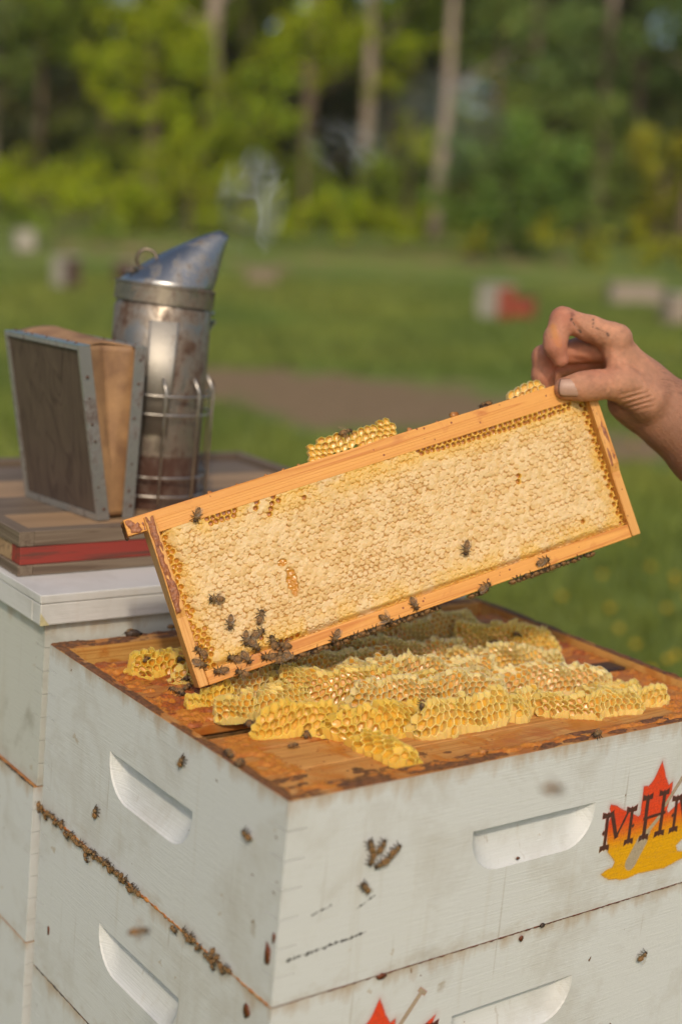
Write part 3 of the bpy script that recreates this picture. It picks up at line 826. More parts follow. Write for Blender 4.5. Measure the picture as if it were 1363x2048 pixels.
# sprayed maple leaf emblem: thin paint film on the front panels
LEAFP = [(418.4, -35.5), (426.7, -52.5), (432.2, -61.2), (437.4, -58.6), (438, -68), (435, -86), (437, -90), (450, -82.3), (466, -76), (482, -68), (479, -78), (483, -90), (481, -104), (478, -114),
         (470, -119), (463.8, -121), (455.5, -126.6), (458.5, -132.8), (466.6, -134.4), (482, -133), (474, -141), (459.5, -143.4), (452, -145), (442.5, -147), (424.7, -145.6), (405.1, -144.5),
         (392.7, -146.5), (382.1, -146.1), (376.5, -143.8), (366.9, -142.4), (360, -138.6), (354.7, -134.4), (361.8, -131.4), (368.8, -130.6), (371, -125.7), (367.1, -121), (360.2, -114.2),
         (356.6, -102.9), (354.7, -87.5), (357.9, -76.8), (354.6, -70.2), (355.5, -67), (364.7, -69.8), (372.9, -75), (390, -82.8), (395.3, -85.7), (397.8, -85), (397.5, -72.7), (397, -56.6), (404.1, -57.5), (410.3, -51.3)]
def poly_sdf(P, X, Z):
    P = np.array(P, float); d = np.full(X.shape, 1e9); ins = np.zeros(X.shape, bool)
    for i in range(len(P)):
        a = P[i]; b = P[(i + 1) % len(P)]; e = b - a
        t = np.clip(((X - a[0]) * e[0] + (Z - a[1]) * e[1]) / (e @ e), 0, 1)
        d = np.minimum(d, np.hypot(X - a[0] - t * e[0], Z - a[1] - t * e[1]))
        c = (a[1] > Z) != (b[1] > Z)
        with np.errstate(divide='ignore', invalid='ignore'):
            ins ^= c & (X < (b[0] - a[0]) * (Z - a[1]) / (b[1] - a[1] + 1e-12) + a[0])
    return np.where(ins, -d, d)
def seg_sdf(a, b, w, X, Z, flat=True):
    a = np.array(a, float); b = np.array(b, float); e = b - a; L = np.hypot(*e); e = e / L
    u = (X - a[0]) * e[0] + (Z - a[1]) * e[1]; v = np.abs(-(X - a[0]) * e[1] + (Z - a[1]) * e[0])
    if flat: return np.maximum(np.maximum(-u, u - L), v - w / 2)
    u2 = np.clip(u, 0, L); return np.hypot(u - u2, v) - w / 2
def letters(X, Z):
    d = np.full(X.shape, 1e9)
    def st(a, b, w): nonlocal d; d = np.minimum(d, seg_sdf(a, b, w, X, Z))
    def slab(x0, x1, z, up):
        nonlocal d
        s = 1 if up else -1
        d = np.minimum(d, poly_sdf([(x0, z + s * 1.0), (x0 + 0.2, z - s * 5.6), (x1 - 0.2, z - s * 5.6), (x1, z + s * 1.0), ((x0 + x1) / 2 + 1.6, z - s * 1.2), ((x0 + x1) / 2, z + s * 0.2), ((x0 + x1) / 2 - 1.6, z - s * 1.2)], X, Z))
    def em(o):
        st((353.5 + o, -76), (354.3 + o, -109), 4.2); st((359.0 + o, -76), (368.8 + o, -102), 5.0); st((368.2 + o, -101), (381.5 + o, -77), 2.8); st((386 + o, -76), (386 + o, -109), 4.4)
        slab(346.6 + o, 361.5 + o, -74, True); slab(378 + o, 392.5 + o, -74, True); slab(348 + o, 360.6 + o, -111.6, False); slab(379.8 + o, 392.4 + o, -111.4, False)
        for x in (350.8, 389.5): d_ = poly_sdf([(x + o - 2.2, -93.8), (x + o, -96.5), (x + o + 2.2, -93.8), (x + o, -91)], X, Z); nd.append(d_)
    nd = []
    em(0); em(93.6)
    st((405.6, -69), (406.6, -109), 5.0); st((428.2, -68), (428.8, -109), 5.0); st((402.5, -90), (433.2, -88.4), 3.2)
    slab(398.2, 412.4, -66, True); slab(420.4, 434.8, -65.2, True); slab(400, 413.3, -111.4, False); slab(420.8, 435.2, -111.5, False)
    for q in nd: d = np.minimum(d, q)
    return d
gx = np.arange(338, 500, 0.8); gz = np.arange(-156, -28, 0.8)
X, Z = np.meshgrid(gx, gz, indexing='ij')
wob = 0.9 * (fbm(X * 0.25, Z * 0.25, 0, 5, 3) - 0.5)
dl = poly_sdf(LEAFP, X, Z) + wob
dd = np.minimum(seg_sdf((463, -42), (431.5, -81), 4.2, X, Z, False), seg_sdf((425, -92), (411, -104), 4.6, X, Z, False))
dd = np.minimum(dd, seg_sdf((460, -38.5), (468, -45), 4.0, X, Z))
dbody = np.minimum(seg_sdf((405.5, -112), (393.5, -131), 15.0, X, Z, False), seg_sdf((411, -105), (402, -114), 8, X, Z, False))
dd = np.minimum(dd, dbody)
dt = letters(X, Z) + 0.5 * wob
la = 1 - sstep(-1.4, 1.0, dl) + 0.10 * (1 - sstep(0, 7, dl)) * (dl > 0)
tl = sstep(-118, -84, Z + 3 * (fbm(X * 0.1, Z * 0.1, 0, 9, 2) - 0.5))
lc = np.array([0.74, 0.36, 0.0])[None, None] * (1 - tl[..., None]) + np.array([0.72, 0.055, 0.012])[None, None] * tl[..., None]
da = (1 - sstep(-0.8, 0.8, dd))[..., None]
tan_ = np.array([0.42, 0.33, 0.22])[None, None]
colr = lc * (1 - da) + tan_ * da
alp = np.maximum(np.clip(la, 0, 1), da[..., 0] * 0.85)
ta = (1 - sstep(-0.55, 0.45, dt))
colr = colr * (1 - ta[..., None]) + np.array([0.075, 0.022, 0.016])[None, None] * ta[..., None]
alp = np.maximum(alp, ta)
alp *= (0.84 + 0.16 * sstep(0.3, 0.5, fbm(X * 0.8, Z * 0.8, 0, 12, 3))) * (0.90 + 0.10 * sstep(0.25, 0.55, fbm(X * 0.06, Z * 1.1, 0, 13, 3)))
ni, nj = X.shape
ii, jj = np.meshgrid(np.arange(ni - 1), np.arange(nj - 1), indexing='ij')
q0 = (ii * nj + jj).ravel(); eq = np.c_[q0, q0 + nj, q0 + nj + 1, q0 + 1]
av = alp.ravel(); eq = eq[av[eq].max(1) > 0.01]
me_em = npmesh('painted_emblem', np.c_[X.ravel() / 1000, np.full(X.size, -0.00025), Z.ravel() / 1000], eq, False)
color_attr(me_em, 'Col', np.c_[colr.reshape(-1, 3), av])
m = Mat('sprayed_paint')
at = m.n('Attribute', {'attribute_name': 'Col'})
m.set(Base_Color=at.outputs['Color'], Roughness=0.5, Alpha=at.outputs['Alpha'])
m.bump(m.noise(m.mul(m.pos, (26, 26, 620)), 1.0, 4, 0.6, 0.3), 0.3, 0.0012)
me_em.materials.append(m.m)
o = obj('painted_emblem', me_em, box1); tag(o, 'orange and yellow maple leaf emblem with brown slab letters')
o = obj('painted_emblem', me_em, box2); o.matrix_local = Matrix.Translation((0.1075 - 0.4184, 0, 0.0142)); tag(o, 'top of the red maple leaf emblem left of the hand hold')

# propolis in the seams between the boxes
def seam(name, label, pts, r, mat, n=60, seed=0):
    g = random.Random(seed)
    m = MB()
    a, b = Vector(pts[0]), Vector(pts[1])
    L = (b - a).length
    path = []; rr = []
    for i in range(n):
        t = i / (n - 1)
        path.append(a.lerp(b, t) + Vector((g.uniform(-1, 1), g.uniform(-1, 1), g.uniform(-1, 1))) * r * 0.30)
        rr.append(r * (0.35 + 0.9 * g.random() ** 1.5) if 0 < i < n - 1 else r * 0.3)
    m.tube(path, rr, 6)
    o = m.build(name, mat, None, True); tag(o, label, 'propolis'); return o
seam('propolis_seam', 'amber propolis line in the seam below the topmost box, left side', ((0.0004, BW, -0.1682), (0.0004, 0.0, -0.1682)), 0.0017, AMBERPROP, 140, 1)
seam('propolis_seam', 'thin brown propolis line in the seam below the topmost box, front side', ((0.0, 0.0003, -0.1682), (BL, 0.0003, -0.1682)), 0.0008, PROPOLIS, 160, 2)
seam('propolis_seam', 'dark line in the second seam of the near hive, left side', ((0.0002, BW, -0.3366), (0.0002, 0.0, -0.3366)), 0.0010, DARKPROP, 120, 3)
seam('propolis_seam', 'dark crust in the seam of the rear hive, left side', ((RX - 0.004, RY + BW, RZ - 0.1682), (RX - 0.004, RY, RZ - 0.1682)), 0.0010, DARKPROP, 120, 4)

# ------------------------------------------------------------------ frames standing in the open box
DARKCOMB = m_plain('old_comb', (0.20, 0.10, 0.03), 0.6, 0, 0.5, 120, 0.6)
BARZ = -0.008
bars = [(0.0215, 0.0660, BAR, 'wide bare wooden top bar nearest the front wall of the open box'),
        (0.0672, 0.1120, BAR, 'second wooden top bar from the front wall, bare at its left end'),
        (0.1145, 0.1490, BARWET, 'top bar just in front of the dark gap in the open box'),
        (0.1790, 0.2100, BARWET, 'top bar just behind the dark gap in the open box'),
        (0.2165, 0.2470, BARWET, 'second top bar behind the dark gap, under the held frame'),
        (0.2535, 0.2840, BARWET, 'third top bar behind the dark gap, under the held frame'),
        (0.2905, 0.3210, BARWET, 'second top bar from the back wall of the open box'),
        (0.3275, 0.3570, BARWET, 'rearmost top bar, nearest the back wall of the open box')]
for i, (y0, y1, mt, lb) in enumerate(bars):
    t = empty('framed_comb', Matrix.Translation((0, 0, 0)))
    tag(t, lb, 'hive frame', 'frames standing in the open box')
    dz = random.uniform(-0.0012, 0.0008)
    plank('top_bar', 0.0102, BL - 0.0102, y0, y1, BARZ - 0.0095 + dz, BARZ + dz, mt, t, 0.0010, 0.0003)
    ym = (y0 + y1) / 2
    plank('end_bar', 0.0205, 0.029, ym - 0.014, ym + 0.014, -0.155, BARZ - 0.010 + dz, PINEV, t)
    plank('end_bar', BL - 0.029, BL - 0.0205, ym - 0.014, ym + 0.014, -0.155, BARZ - 0.010 + dz, PINEV, t)
    plank('honeycomb', 0.0295, BL - 0.0295, ym - 0.0125, ym + 0.0125, -0.150, BARZ - 0.010 + dz, DARKCOMB, t, 0.003)

# ------------------------------------------------------------------ burr comb
def m_wax(name, c1, c2, sss=0.35):
    m = Mat(name)
    nz = m.noise(m.pos, 130, 3, 0.6)
    m.set(Base_Color=m.mix(nz, c1, c2), Roughness=0.42, Subsurface_Weight=sss, Subsurface_Scale=0.006)
    m.b.inputs['Subsurface Radius'].default_value = (1.0, 0.6, 0.18)
    m.bump(m.noise(m.pos, 500, 2), 0.25, 0.0006)
    return m.m
def m_honey(name, c1, c2):
    m = Mat(name)
    nz = m.noise(m.pos, 150, 2, 0.5)
    m.set(Base_Color=m.mix(m.ramp(nz, [(0.3, 0.0), (0.7, 1.0)]), c1, c2), Roughness=0.30, Coat_Weight=0.08, Coat_Roughness=0.2, Subsurface_Weight=0.25, Subsurface_Scale=0.006)
    m.b.inputs['Subsurface Radius'].default_value = (1.0, 0.45, 0.08)
    m.bump(nz, 0.25, 0.001)
    return m.m
WAXY = m_wax('yellow_wax', (0.80, 0.485, 0.07), (0.78, 0.535, 0.12), 0.55)
WAXP = m_wax('pale_wax', (0.80, 0.585, 0.225), (0.78, 0.62, 0.31), 0.5)
WAXM = m_wax('golden_wax', (0.80, 0.54, 0.135), (0.78, 0.58, 0.205), 0.5)
HONY = m_honey('yellow_honey', (0.62, 0.32, 0.022), (0.68, 0.39, 0.045))
HONA = m_honey('amber_honey', (0.52, 0.225, 0.012), (0.62, 0.31, 0.028))
BURR_BVH = []

def burr(label, path, hw, H, wax, hon, seed, cell=0.0056, base=BARZ, torn=0.5, boxy=0.72, cat='burr comb', parent=None, name='burr_comb', dmin=0.0022, dmax=0.0056, face=(-0.22, -0.74, 0.64), rough=1.0, sheet=None):
    """a lump of wild comb: hexagonal cells opening outwards over an uneven ridge"""
    g = np.random.default_rng(seed)
    P = np.array(path, float)
    n = np.array(face, float); n /= np.linalg.norm(n)
    e1 = np.array([1.0, 0, 0]); e1 -= n * (e1 @ n); e1 /= np.linalg.norm(e1)
    e2 = np.cross(n, e1)
    if e2[2] < 0: e2 = -e2
    sgn = 1.0 if np.cross(e1, e2) @ n > 0 else -1.0
    pw = 1.0 / boxy + 1.1
    def hgt(x, y):
        dmn = np.full(x.shape, 9.0)
        for a, b in zip(P[:-1], P[1:]):
            e = b - a; t = np.clip(((x - a[0]) * e[0] + (y - a[1]) * e[1]) / (e @ e), 0, 1)
            dmn = np.minimum(dmn, np.hypot(x - a[0] - t * e[0], y - a[1] - t * e[1]))
        wob = 1 + rough * 0.55 * (fbm(x * 42 + seed, y * 42, 0, seed, 2) - 0.5)
        t = dmn / (hw * wob)
        hv = 1 + rough * 0.75 * (fbm(x * 36 + 7 * seed, y * 36, 0, seed + 50, 2) - 0.5)
        return H * hv * np.clip(1 - t ** pw, -0.5, 1)
    ctr0 = np.array([*P.mean(0), base + H * 0.4])
    ext = np.abs(P - P.mean(0)).max() + hw + 0.02
    R_ = cell / math.sqrt(3)
    M1 = int(2 * ext / cell) + 2; M2 = int(0.09 / (cell * 0.866)) + 2
    ang = np.radians(30 + 60 * np.arange(6))
    hx = np.c_[np.cos(ang), np.sin(ang)] * R_
    ctr = []
    for jj_ in range(-M2 // 2, M2 // 2 + 1):
        for ii_ in range(-M1 // 2, M1 // 2 + 1):
            ctr.append((ii_ * cell + (cell / 2 if jj_ % 2 else 0), jj_ * cell * 0.866))
    ctr = np.array(ctr)
    cor = ctr[:, None, :] + hx[None]
    kx = np.round(cor[..., 0] / (cell / 2)).astype(np.int64); ky = np.round(cor[..., 1] / (R_ / 2)).astype(np.int64)
    def jit(q, a): return (hash3(kx, ky, kx * 0 + q, seed) - 0.5) * a * 1.0
    wu = cor[..., 0] + jit(1, cell * 0.13) + 0.0022 * np.sin(cor[..., 1] * 150 + cor[..., 0] * 70 + seed); wv = cor[..., 1] + jit(2, cell * 0.13) + 0.0022 * np.sin(cor[..., 0] * 110 + cor[..., 1] * 60 + seed)
    def cast(u, v):
        O = ctr0 + u[..., None] * e1 + v[..., None] * e2 + n * 0.05
        lo_ = np.zeros(u.shape); hit = np.zeros(u.shape, bool); prev = np.zeros(u.shape); cur = np.zeros(u.shape)
        tt = np.full(u.shape, np.nan)
        pv = None
        for k in range(110):
            t = k * 0.001
            Q = O - n * t
            f_ = (Q[..., 2] - base) - hgt(Q[..., 0], Q[..., 1])
            if pv is not None:
                c = np.isnan(tt) & (f_ < 0) & (pv >= 0)
                tt = np.where(c, (k - 1) * 0.001 + 0.001 * pv / (pv - f_ + 1e-12), tt)
            pv = f_
        Q = O - n * np.nan_to_num(tt)[..., None]
        ok = ~np.isnan(tt) & (Q[..., 2] > base + 0.0006)
        return Q, ok
    if sheet:
        x0_, x1_, y0_, topf = sheet
        e1 = np.array([1.0, 0, 0]); e2 = np.array([0, 0, 1.0]); n = np.array([0, -1.0, 0]); sgn = 1.0
        def cast(u, v):
            Q = np.stack([(x0_ + x1_) / 2 + u, y0_ + 0.0012 * (fbm(u * 90, v * 90, 0, seed, 2) - 0.5), base + 0.006 + v], -1)
            tz_ = topf(Q[..., 0])
            ok_ = (Q[..., 0] > x0_) & (Q[..., 0] < x1_) & (Q[..., 2] < tz_ + 0.001) & (Q[..., 2] > base - 0.004)
            Q[..., 2] = np.clip(Q[..., 2], base, tz_)
            return Q, ok_
        hgt = lambda x, y: np.zeros_like(x)
        P = np.array([(x0_, y0_ - 0.002), (x1_, y0_ - 0.002)])
    X0, ok = cast(wu, wv)
    use = ok.all(1)
    # too steep to the cell direction: drop
    Cc_ = X0.mean(1); span = np.abs((X0 - Cc_[:, None]) @ n).max(1)
    use &= span < cell * 0.95
    if sheet: use &= (np.ptp(X0[..., 2], axis=1) > cell * 0.45)
    use &= ~((g.random(len(use)) < 0.03) & (span > cell * 0.5))
    idx_ = np.where(use)[0]
    X0 = X0[idx_]; kx = kx[idx_]; ky = ky[idx_]; ctr = ctr[idx_]; K = len(idx_)
    e = 0.0012
    def nrm(Q):
        x, y = Q[..., 0], Q[..., 1]
        gx_ = (hgt(x + e, y) - hgt(x - e, y)) / (2 * e); gy_ = (hgt(x, y + e) - hgt(x, y - e)) / (2 * e)
        N_ = np.stack([-gx_, -gy_, np.ones_like(gx_)], -1); return N_ / np.linalg.norm(N_, axis=-1, keepdims=True)
    N0 = nrm(X0)
    if sheet: N0 = N0 * 0 + n
    N0 = N0 * 0.55 + n * 0.45; N0 /= np.linalg.norm(N0, axis=-1, keepdims=True)
    cC = X0.mean(1); cN = N0.mean(1); cN /= np.linalg.norm(cN, axis=-1, keepdims=True)
    zrel = (X0[..., 2] - base) / H
    j3 = hash3(kx, ky, kx * 0 + 3, seed)
    rag = np.where(j3 > 0.74, (j3 - 0.74) * 9, 0) * torn * 0.0013 * (zrel > 0.6)
    top = X0 + N0 * (0.0004 + rag)[..., None]
    zc = (cC[:, 2] - base) / H
    upn = nrm(cC)[:, 2]
    wet = (not sheet) & (upn > 0.88) & (fbm(cC[:, 0] * 60, cC[:, 1] * 60, 0, seed, 2) > 0.58 - 0.15 * torn)
    filled = g.random(K)
    dep = np.where(wet, 0.0003, dmin + (dmax - dmin) * filled) * cell / 0.0056
    mean = X0.mean(1, keepdims=True)
    kr = np.where(wet, 0.95, 0.88)[:, None, None]; kl = np.where(wet, 0.85, 0.80)[:, None, None]
    rim = X0 * kr + mean * (1 - kr)
    low = (X0 * kl + mean * (1 - kl)) - cN[:, None] * dep[:, None, None]
    mid = low.mean(1) - cN * 0.0005
    flat_ = {}; vid = np.zeros((K, 6), int); VT = []; own = []
    for a in range(K):
        for b in range(6):
            k_ = (kx[a, b], ky[a, b])
            if k_ not in flat_:
                flat_[k_] = len(VT); VT.append(top[a, b])
            vid[a, b] = flat_[k_]
    n0 = len(VT)
    VT = np.vstack([np.array(VT), rim.reshape(-1, 3), low.reshape(-1, 3), mid])
    F = []; MI = []
    for a in range(K):
        r0 = n0 + a * 6; l0 = n0 + K * 6 + a * 6; c0 = n0 + K * 12 + a
        hm = 0 if (wet[a] and filled[a] > 0.3) else 1
        for b in range(6):
            c = (b + 1) % 6
            F.append((vid[a, b], vid[a, c], r0 + c, r0 + b)); MI.append(0)
            F.append((r0 + b, r0 + c, l0 + c, l0 + b)); MI.append(0)
            F.append((l0 + b, l0 + c, c0)); MI.append(hm)
    ec = {}
    for a in range(K):
        for b in range(6):
            e_ = (vid[a, b], vid[a, (b + 1) % 6]); ec.setdefault(tuple(sorted(e_)), []).append(e_)
    sk_ = {}
    VT = list(VT)
    def down(i):
        if i not in sk_:
            p = np.array(VT[i]); q1 = p + (P.mean(0)[0] - p[0]) * np.array([0.06, 0, 0]); q1[2] = base - 0.001
            if sheet: q1 = p + np.array([0, 0.007, 0])
            elif p[1] > np.interp(p[0], np.sort(P[:, 0]), P[np.argsort(P[:, 0]), 1]): q1[1] += hw * 0.35
            sk_[i] = len(VT); VT.append(q1)
        return sk_[i]
    for l in ec.values():
        if len(l) == 1:
            i, j = l[0]; F.append((j, i, down(i), down(j))); MI.append(0)
    if sgn < 0: F = [tuple(reversed(f_)) for f_ in F]
    me = npmesh(name, np.array(VT), F, False, [wax, hon], MI)
    if parent is None:
        bm = bmesh.new(); bm.from_mesh(me); BURR_BVH.append(BVHTree.FromBMesh(bm)); bm.free()
    o = obj(name, me, parent)
    if parent is None: tag(o, label, cat, 'burr combs on the top bars')
    return o

burr('bright yellow burr comb lump at the front left, beside the dark gap', [(0.064, 0.142), (0.098, 0.134), (0.128, 0.126)], 0.0146, 0.0286, WAXY, HONY, 1, cell=0.0072, torn=0.9)
burr('ragged yellow burr comb reaching forward over the front top bars', [(0.134, 0.118), (0.158, 0.107), (0.178, 0.108), (0.216, 0.116)], 0.0244, 0.0263, WAXY, HONY, 2, cell=0.0076, torn=1.2, boxy=0.9)
burr('small low yellow burr comb at the front, touching the front bars', [(0.133, 0.088), (0.140, 0.066), (0.143, 0.044)], 0.0195, 0.0132, WAXY, HONY, 3, cell=0.0074, torn=1.0, boxy=0.9)
burr('plump yellow burr comb in the middle of the front row', [(0.200, 0.090), (0.235, 0.093), (0.262, 0.092), (0.289, 0.095)], 0.0195, 0.0297, WAXM, HONY, 4, cell=0.0078)
burr('rounded burr comb knob right of the plump front one', [(0.308, 0.090), (0.322, 0.099), (0.345, 0.107)], 0.0171, 0.0274, WAXM, HONY, 5, cell=0.0074, torn=0.2)
burr('long burr comb in the right part of the front row', [(0.346, 0.092), (0.372, 0.074), (0.402, 0.070), (0.434, 0.064)], 0.0207, 0.0231, WAXM, HONA, 6, cell=0.007)
burr('small pale yellow burr comb at the right end of the front row', [(0.440, 0.072), (0.458, 0.070), (0.478, 0.066)], 0.0146, 0.0197, WAXM, HONY, 7, cell=0.007, torn=1.2)
burr('yellow burr comb behind the dark gap at the left', [(0.060, 0.186), (0.092, 0.193), (0.125, 0.200), (0.147, 0.206)], 0.0183, 0.0242, WAXM, HONA, 8, cell=0.0066)
burr('broad golden burr comb in the middle with honey filled cells', [(0.142, 0.208), (0.178, 0.196), (0.215, 0.180), (0.262, 0.160)], 0.0244, 0.0297, WAXM, HONA, 9, cell=0.0062)
burr('long pale crested burr comb behind the plump front one', [(0.176, 0.150), (0.215, 0.146), (0.262, 0.135), (0.318, 0.124)], 0.0183, 0.0318, WAXP, HONA, 10, cell=0.0062, torn=1.4)
burr('small translucent burr comb at the foot of the held frame', [(0.046, 0.222), (0.066, 0.222), (0.088, 0.226)], 0.0110, 0.0165, WAXY, HONY, 11, cell=0.0068, torn=1.0)
burr('long burr comb right under the bottom bar of the held frame', [(0.096, 0.241), (0.150, 0.242), (0.210, 0.240), (0.262, 0.232)], 0.0220, 0.0297, WAXP, HONA, 12, cell=0.006)
burr('pale torn burr comb with an open honey pool in the middle', [(0.205, 0.206), (0.250, 0.196), (0.300, 0.182), (0.340, 0.172)], 0.0232, 0.0329, WAXP, HONA, 13, cell=0.0058, torn=1.5)
burr('pale burr comb right of the honey pool, sloping towards the right', [(0.322, 0.166), (0.360, 0.146), (0.402, 0.130), (0.440, 0.112)], 0.0232, 0.0274, WAXP, HONA, 14, cell=0.0062, torn=0.9)
burr('pale burr comb in the second row from the back', [(0.232, 0.268), (0.280, 0.258), (0.330, 0.248), (0.360, 0.238)], 0.0220, 0.0307, WAXP, HONA, 15, cell=0.0058)
burr('pale burr comb left of the far bees, right of centre', [(0.352, 0.220), (0.385, 0.205), (0.418, 0.196), (0.452, 0.188)], 0.0195, 0.0263, WAXP, HONY, 16, cell=0.006, torn=1.2)
burr('rearmost pale burr comb near the far corner of the box', [(0.305, 0.312), (0.345, 0.300), (0.392, 0.290), (0.420, 0.284)], 0.0256, 0.0329, WAXP, HONA, 17, cell=0.006)
burr('pale burr comb with three bees near the far end of the box', [(0.398, 0.262), (0.432, 0.250), (0.468, 0.240), (0.486, 0.236)], 0.0232, 0.0297, WAXM, HONY, 18, cell=0.0066, torn=1.4, boxy=0.85)
burr('yellow burr comb beside the left end of the held frame', [(0.052, 0.322), (0.072, 0.318), (0.098, 0.312)], 0.0195, 0.0231, WAXY, HONA, 19, cell=0.007, torn=0.8)

burr('low yellow burr comb left of the held frame foot, on the stained bars', [(0.074, 0.286), (0.100, 0.276), (0.130, 0.268)], 0.0170, 0.0190, WAXM, HONA, 20, cell=0.0064, torn=0.8)
burr('pale burr comb behind the broad golden one, left of the honey pool', [(0.140, 0.226), (0.175, 0.222), (0.210, 0.214)], 0.0190, 0.0280, WAXM, HONA, 21, cell=0.0060, torn=1.2)
burr('low golden burr comb at the right between front row and dark patch', [(0.415, 0.098), (0.440, 0.094), (0.468, 0.092)], 0.0170, 0.0170, WAXM, HONY, 22, cell=0.0066, torn=0.8)
o = plank('dark_board', 0.452, 0.5335, 0.1545, 0.1780, -0.020, BARZ + 0.0008, m_plain('black_wood', (0.055, 0.028, 0.018), 0.35, 0, 0.5, 60, 0.5), None, 0.0015, 0.0006)  # black glossy plank filling the gap between two top bars
tag(o, 'dark glossy wooden piece in the gap at the right end of the bars', 'board')

# ------------------------------------------------------------------ the held frame
FM = Matrix(((0.90714, 0.37124, -0.19819, 0.05239), (-0.27220, 0.87679, 0.39642, 0.21880), (0.32094, -0.30566, 0.89642, 0.01183), (0, 0, 0, 1)))
frame = empty('framed_honeycomb', FM)
tag(frame, 'wooden frame of capped honeycomb held up above the open hive', 'hive frame')
FWd, FHt = 0.450, 0.159
tb_ = [(-0.0175, 0.1440), (-0.0003, 0.1440), (0.0, 0.1395), (FWd, 0.1395), (FWd + 0.0003, 0.1440), (FWd + 0.0175, 0.1440), (FWd + 0.0175, 0.1592), (-0.0175, 0.1592)]
tb = npmesh('top_bar', [(x, 0.0040, z) for x, z in tb_] + [(x, 0.0305, z) for x, z in tb_], [tuple(range(8)), tuple(range(15, 7, -1))] + [(i, i + 8, (i + 1) % 8 + 8, (i + 1) % 8) for i in range(8)], False, [PINE])
bevel_mesh(tb, 0.0008)
obj('top_bar', tb, frame)
for sx in (0, 1):
    a, b = (0.0, 0.0093) if sx == 0 else (FWd - 0.0093, FWd)
    # Hoffman end bar: wide shoulders above, narrower below, set into the top bar
    prof = [(0.0030, -0.0020), (0.0310, -0.0020), (0.0310, 0.062), (0.0340, 0.070), (0.0340, 0.1558), (0.0, 0.1558), (0.0, 0.070), (0.0030, 0.062)]
    v = [(a, y, z) for y, z in prof] + [(b, y, z) for y, z in prof]
    n = len(prof)
    f = [tuple(range(n)), tuple(range(2 * n - 1, n - 1, -1))] + [(i, i + n, (i + 1) % n + n, (i + 1) % n) for i in range(n)]
    me = npmesh('end_bar', v, f, False, [PINEV])
    bevel_mesh(me, 0.0008)
    obj('end_bar', me, frame)
plank('bottom_bar', 0.0096, FWd - 0.0096, 0.0040, 0.0230, -0.0025, 0.0105, PINE, frame, 0.0008)
# propolis crusts: patches of uneven thickness
def crust(name, u0, u1, v0, v1, thr, hmax, mat, seed, place, fu=130.0, fv=130.0, step=0.0008, soft=0.004, parent=None, label=None):
    nu_ = max(4, int((u1 - u0) / step)); nv_ = max(4, int((v1 - v0) / step))
    U, V_ = np.meshgrid(np.linspace(u0, u1, nu_), np.linspace(v0, v1, nv_), indexing='ij')
    ed = np.minimum(np.minimum(U - u0, u1 - U), np.minimum(V_ - v0, v1 - V_)) / soft
    h = fbm(U * fu, V_ * fv, 0, seed, 4) + 0.25 * (fbm(U * 28, V_ * 28, 0, seed + 3, 2) - 0.5) - thr - 0.5 * np.clip(1 - ed, 0, 1) ** 2
    hh = np.clip(h / 0.22, -0.15, 1) * hmax * (0.75 + 0.5 * vnoise(U * 900, V_ * 900, 0, seed))
    ii_, jj_ = np.meshgrid(np.arange(nu_ - 1), np.arange(nv_ - 1), indexing='ij')
    q_ = (ii_ * nv_ + jj_).ravel(); q_ = np.c_[q_, q_ + nv_, q_ + nv_ + 1, q_ + 1]
    q_ = q_[(h.ravel()[q_] > 0).any(1)]
    P3 = place(U.ravel(), V_.ravel(), np.maximum(hh.ravel(), -0.0003))
    used, inv = np.unique(q_, return_inverse=True)
    me = npmesh(name, P3[used], inv.reshape(-1, 4), True, [mat])
    o = obj(name, me, parent)
    if label: tag(o, label, 'propolis', 'propolis crusts on the hive')
    return o
CRUST = m_plain('propolis_crust', (0.36, 0.12, 0.035), 0.45, 0, 0.5, 260, 0.8, c2=(0.17, 0.05, 0.018))
crust('propolis_crust', 0.0008, 0.0090, 0.066, 0.156, 0.34, 0.0011, CRUST, 5, lambda u, v, h: np.c_[u, -h + 0.0001, v], 260, 70, 0.0005, 0.0022, frame)
crust('propolis_crust', FWd - 0.0090, FWd - 0.0008, 0.064, 0.130, 0.52, 0.0006, CRUST, 9, lambda u, v, h: np.c_[u, -h + 0.0001, v], 260, 90, 0.0005, 0.002, frame)
crust('propolis_crust', 0.0055, 0.0290, 0.1410, 0.1578, 0.30, 0.0012, PROPOLIS, 7, lambda u, v, h: np.c_[-0.0174 - h, u, v], 260, 160, 0.0006, 0.002, frame)
crust('propolis_crust', -0.0172, 0.0, 0.1440, 0.1585, 0.50, 0.0007, CRUST, 8, lambda u, v, h: np.c_[u, 0.0041 - h, v], 260, 160, 0.0005, 0.002, frame)
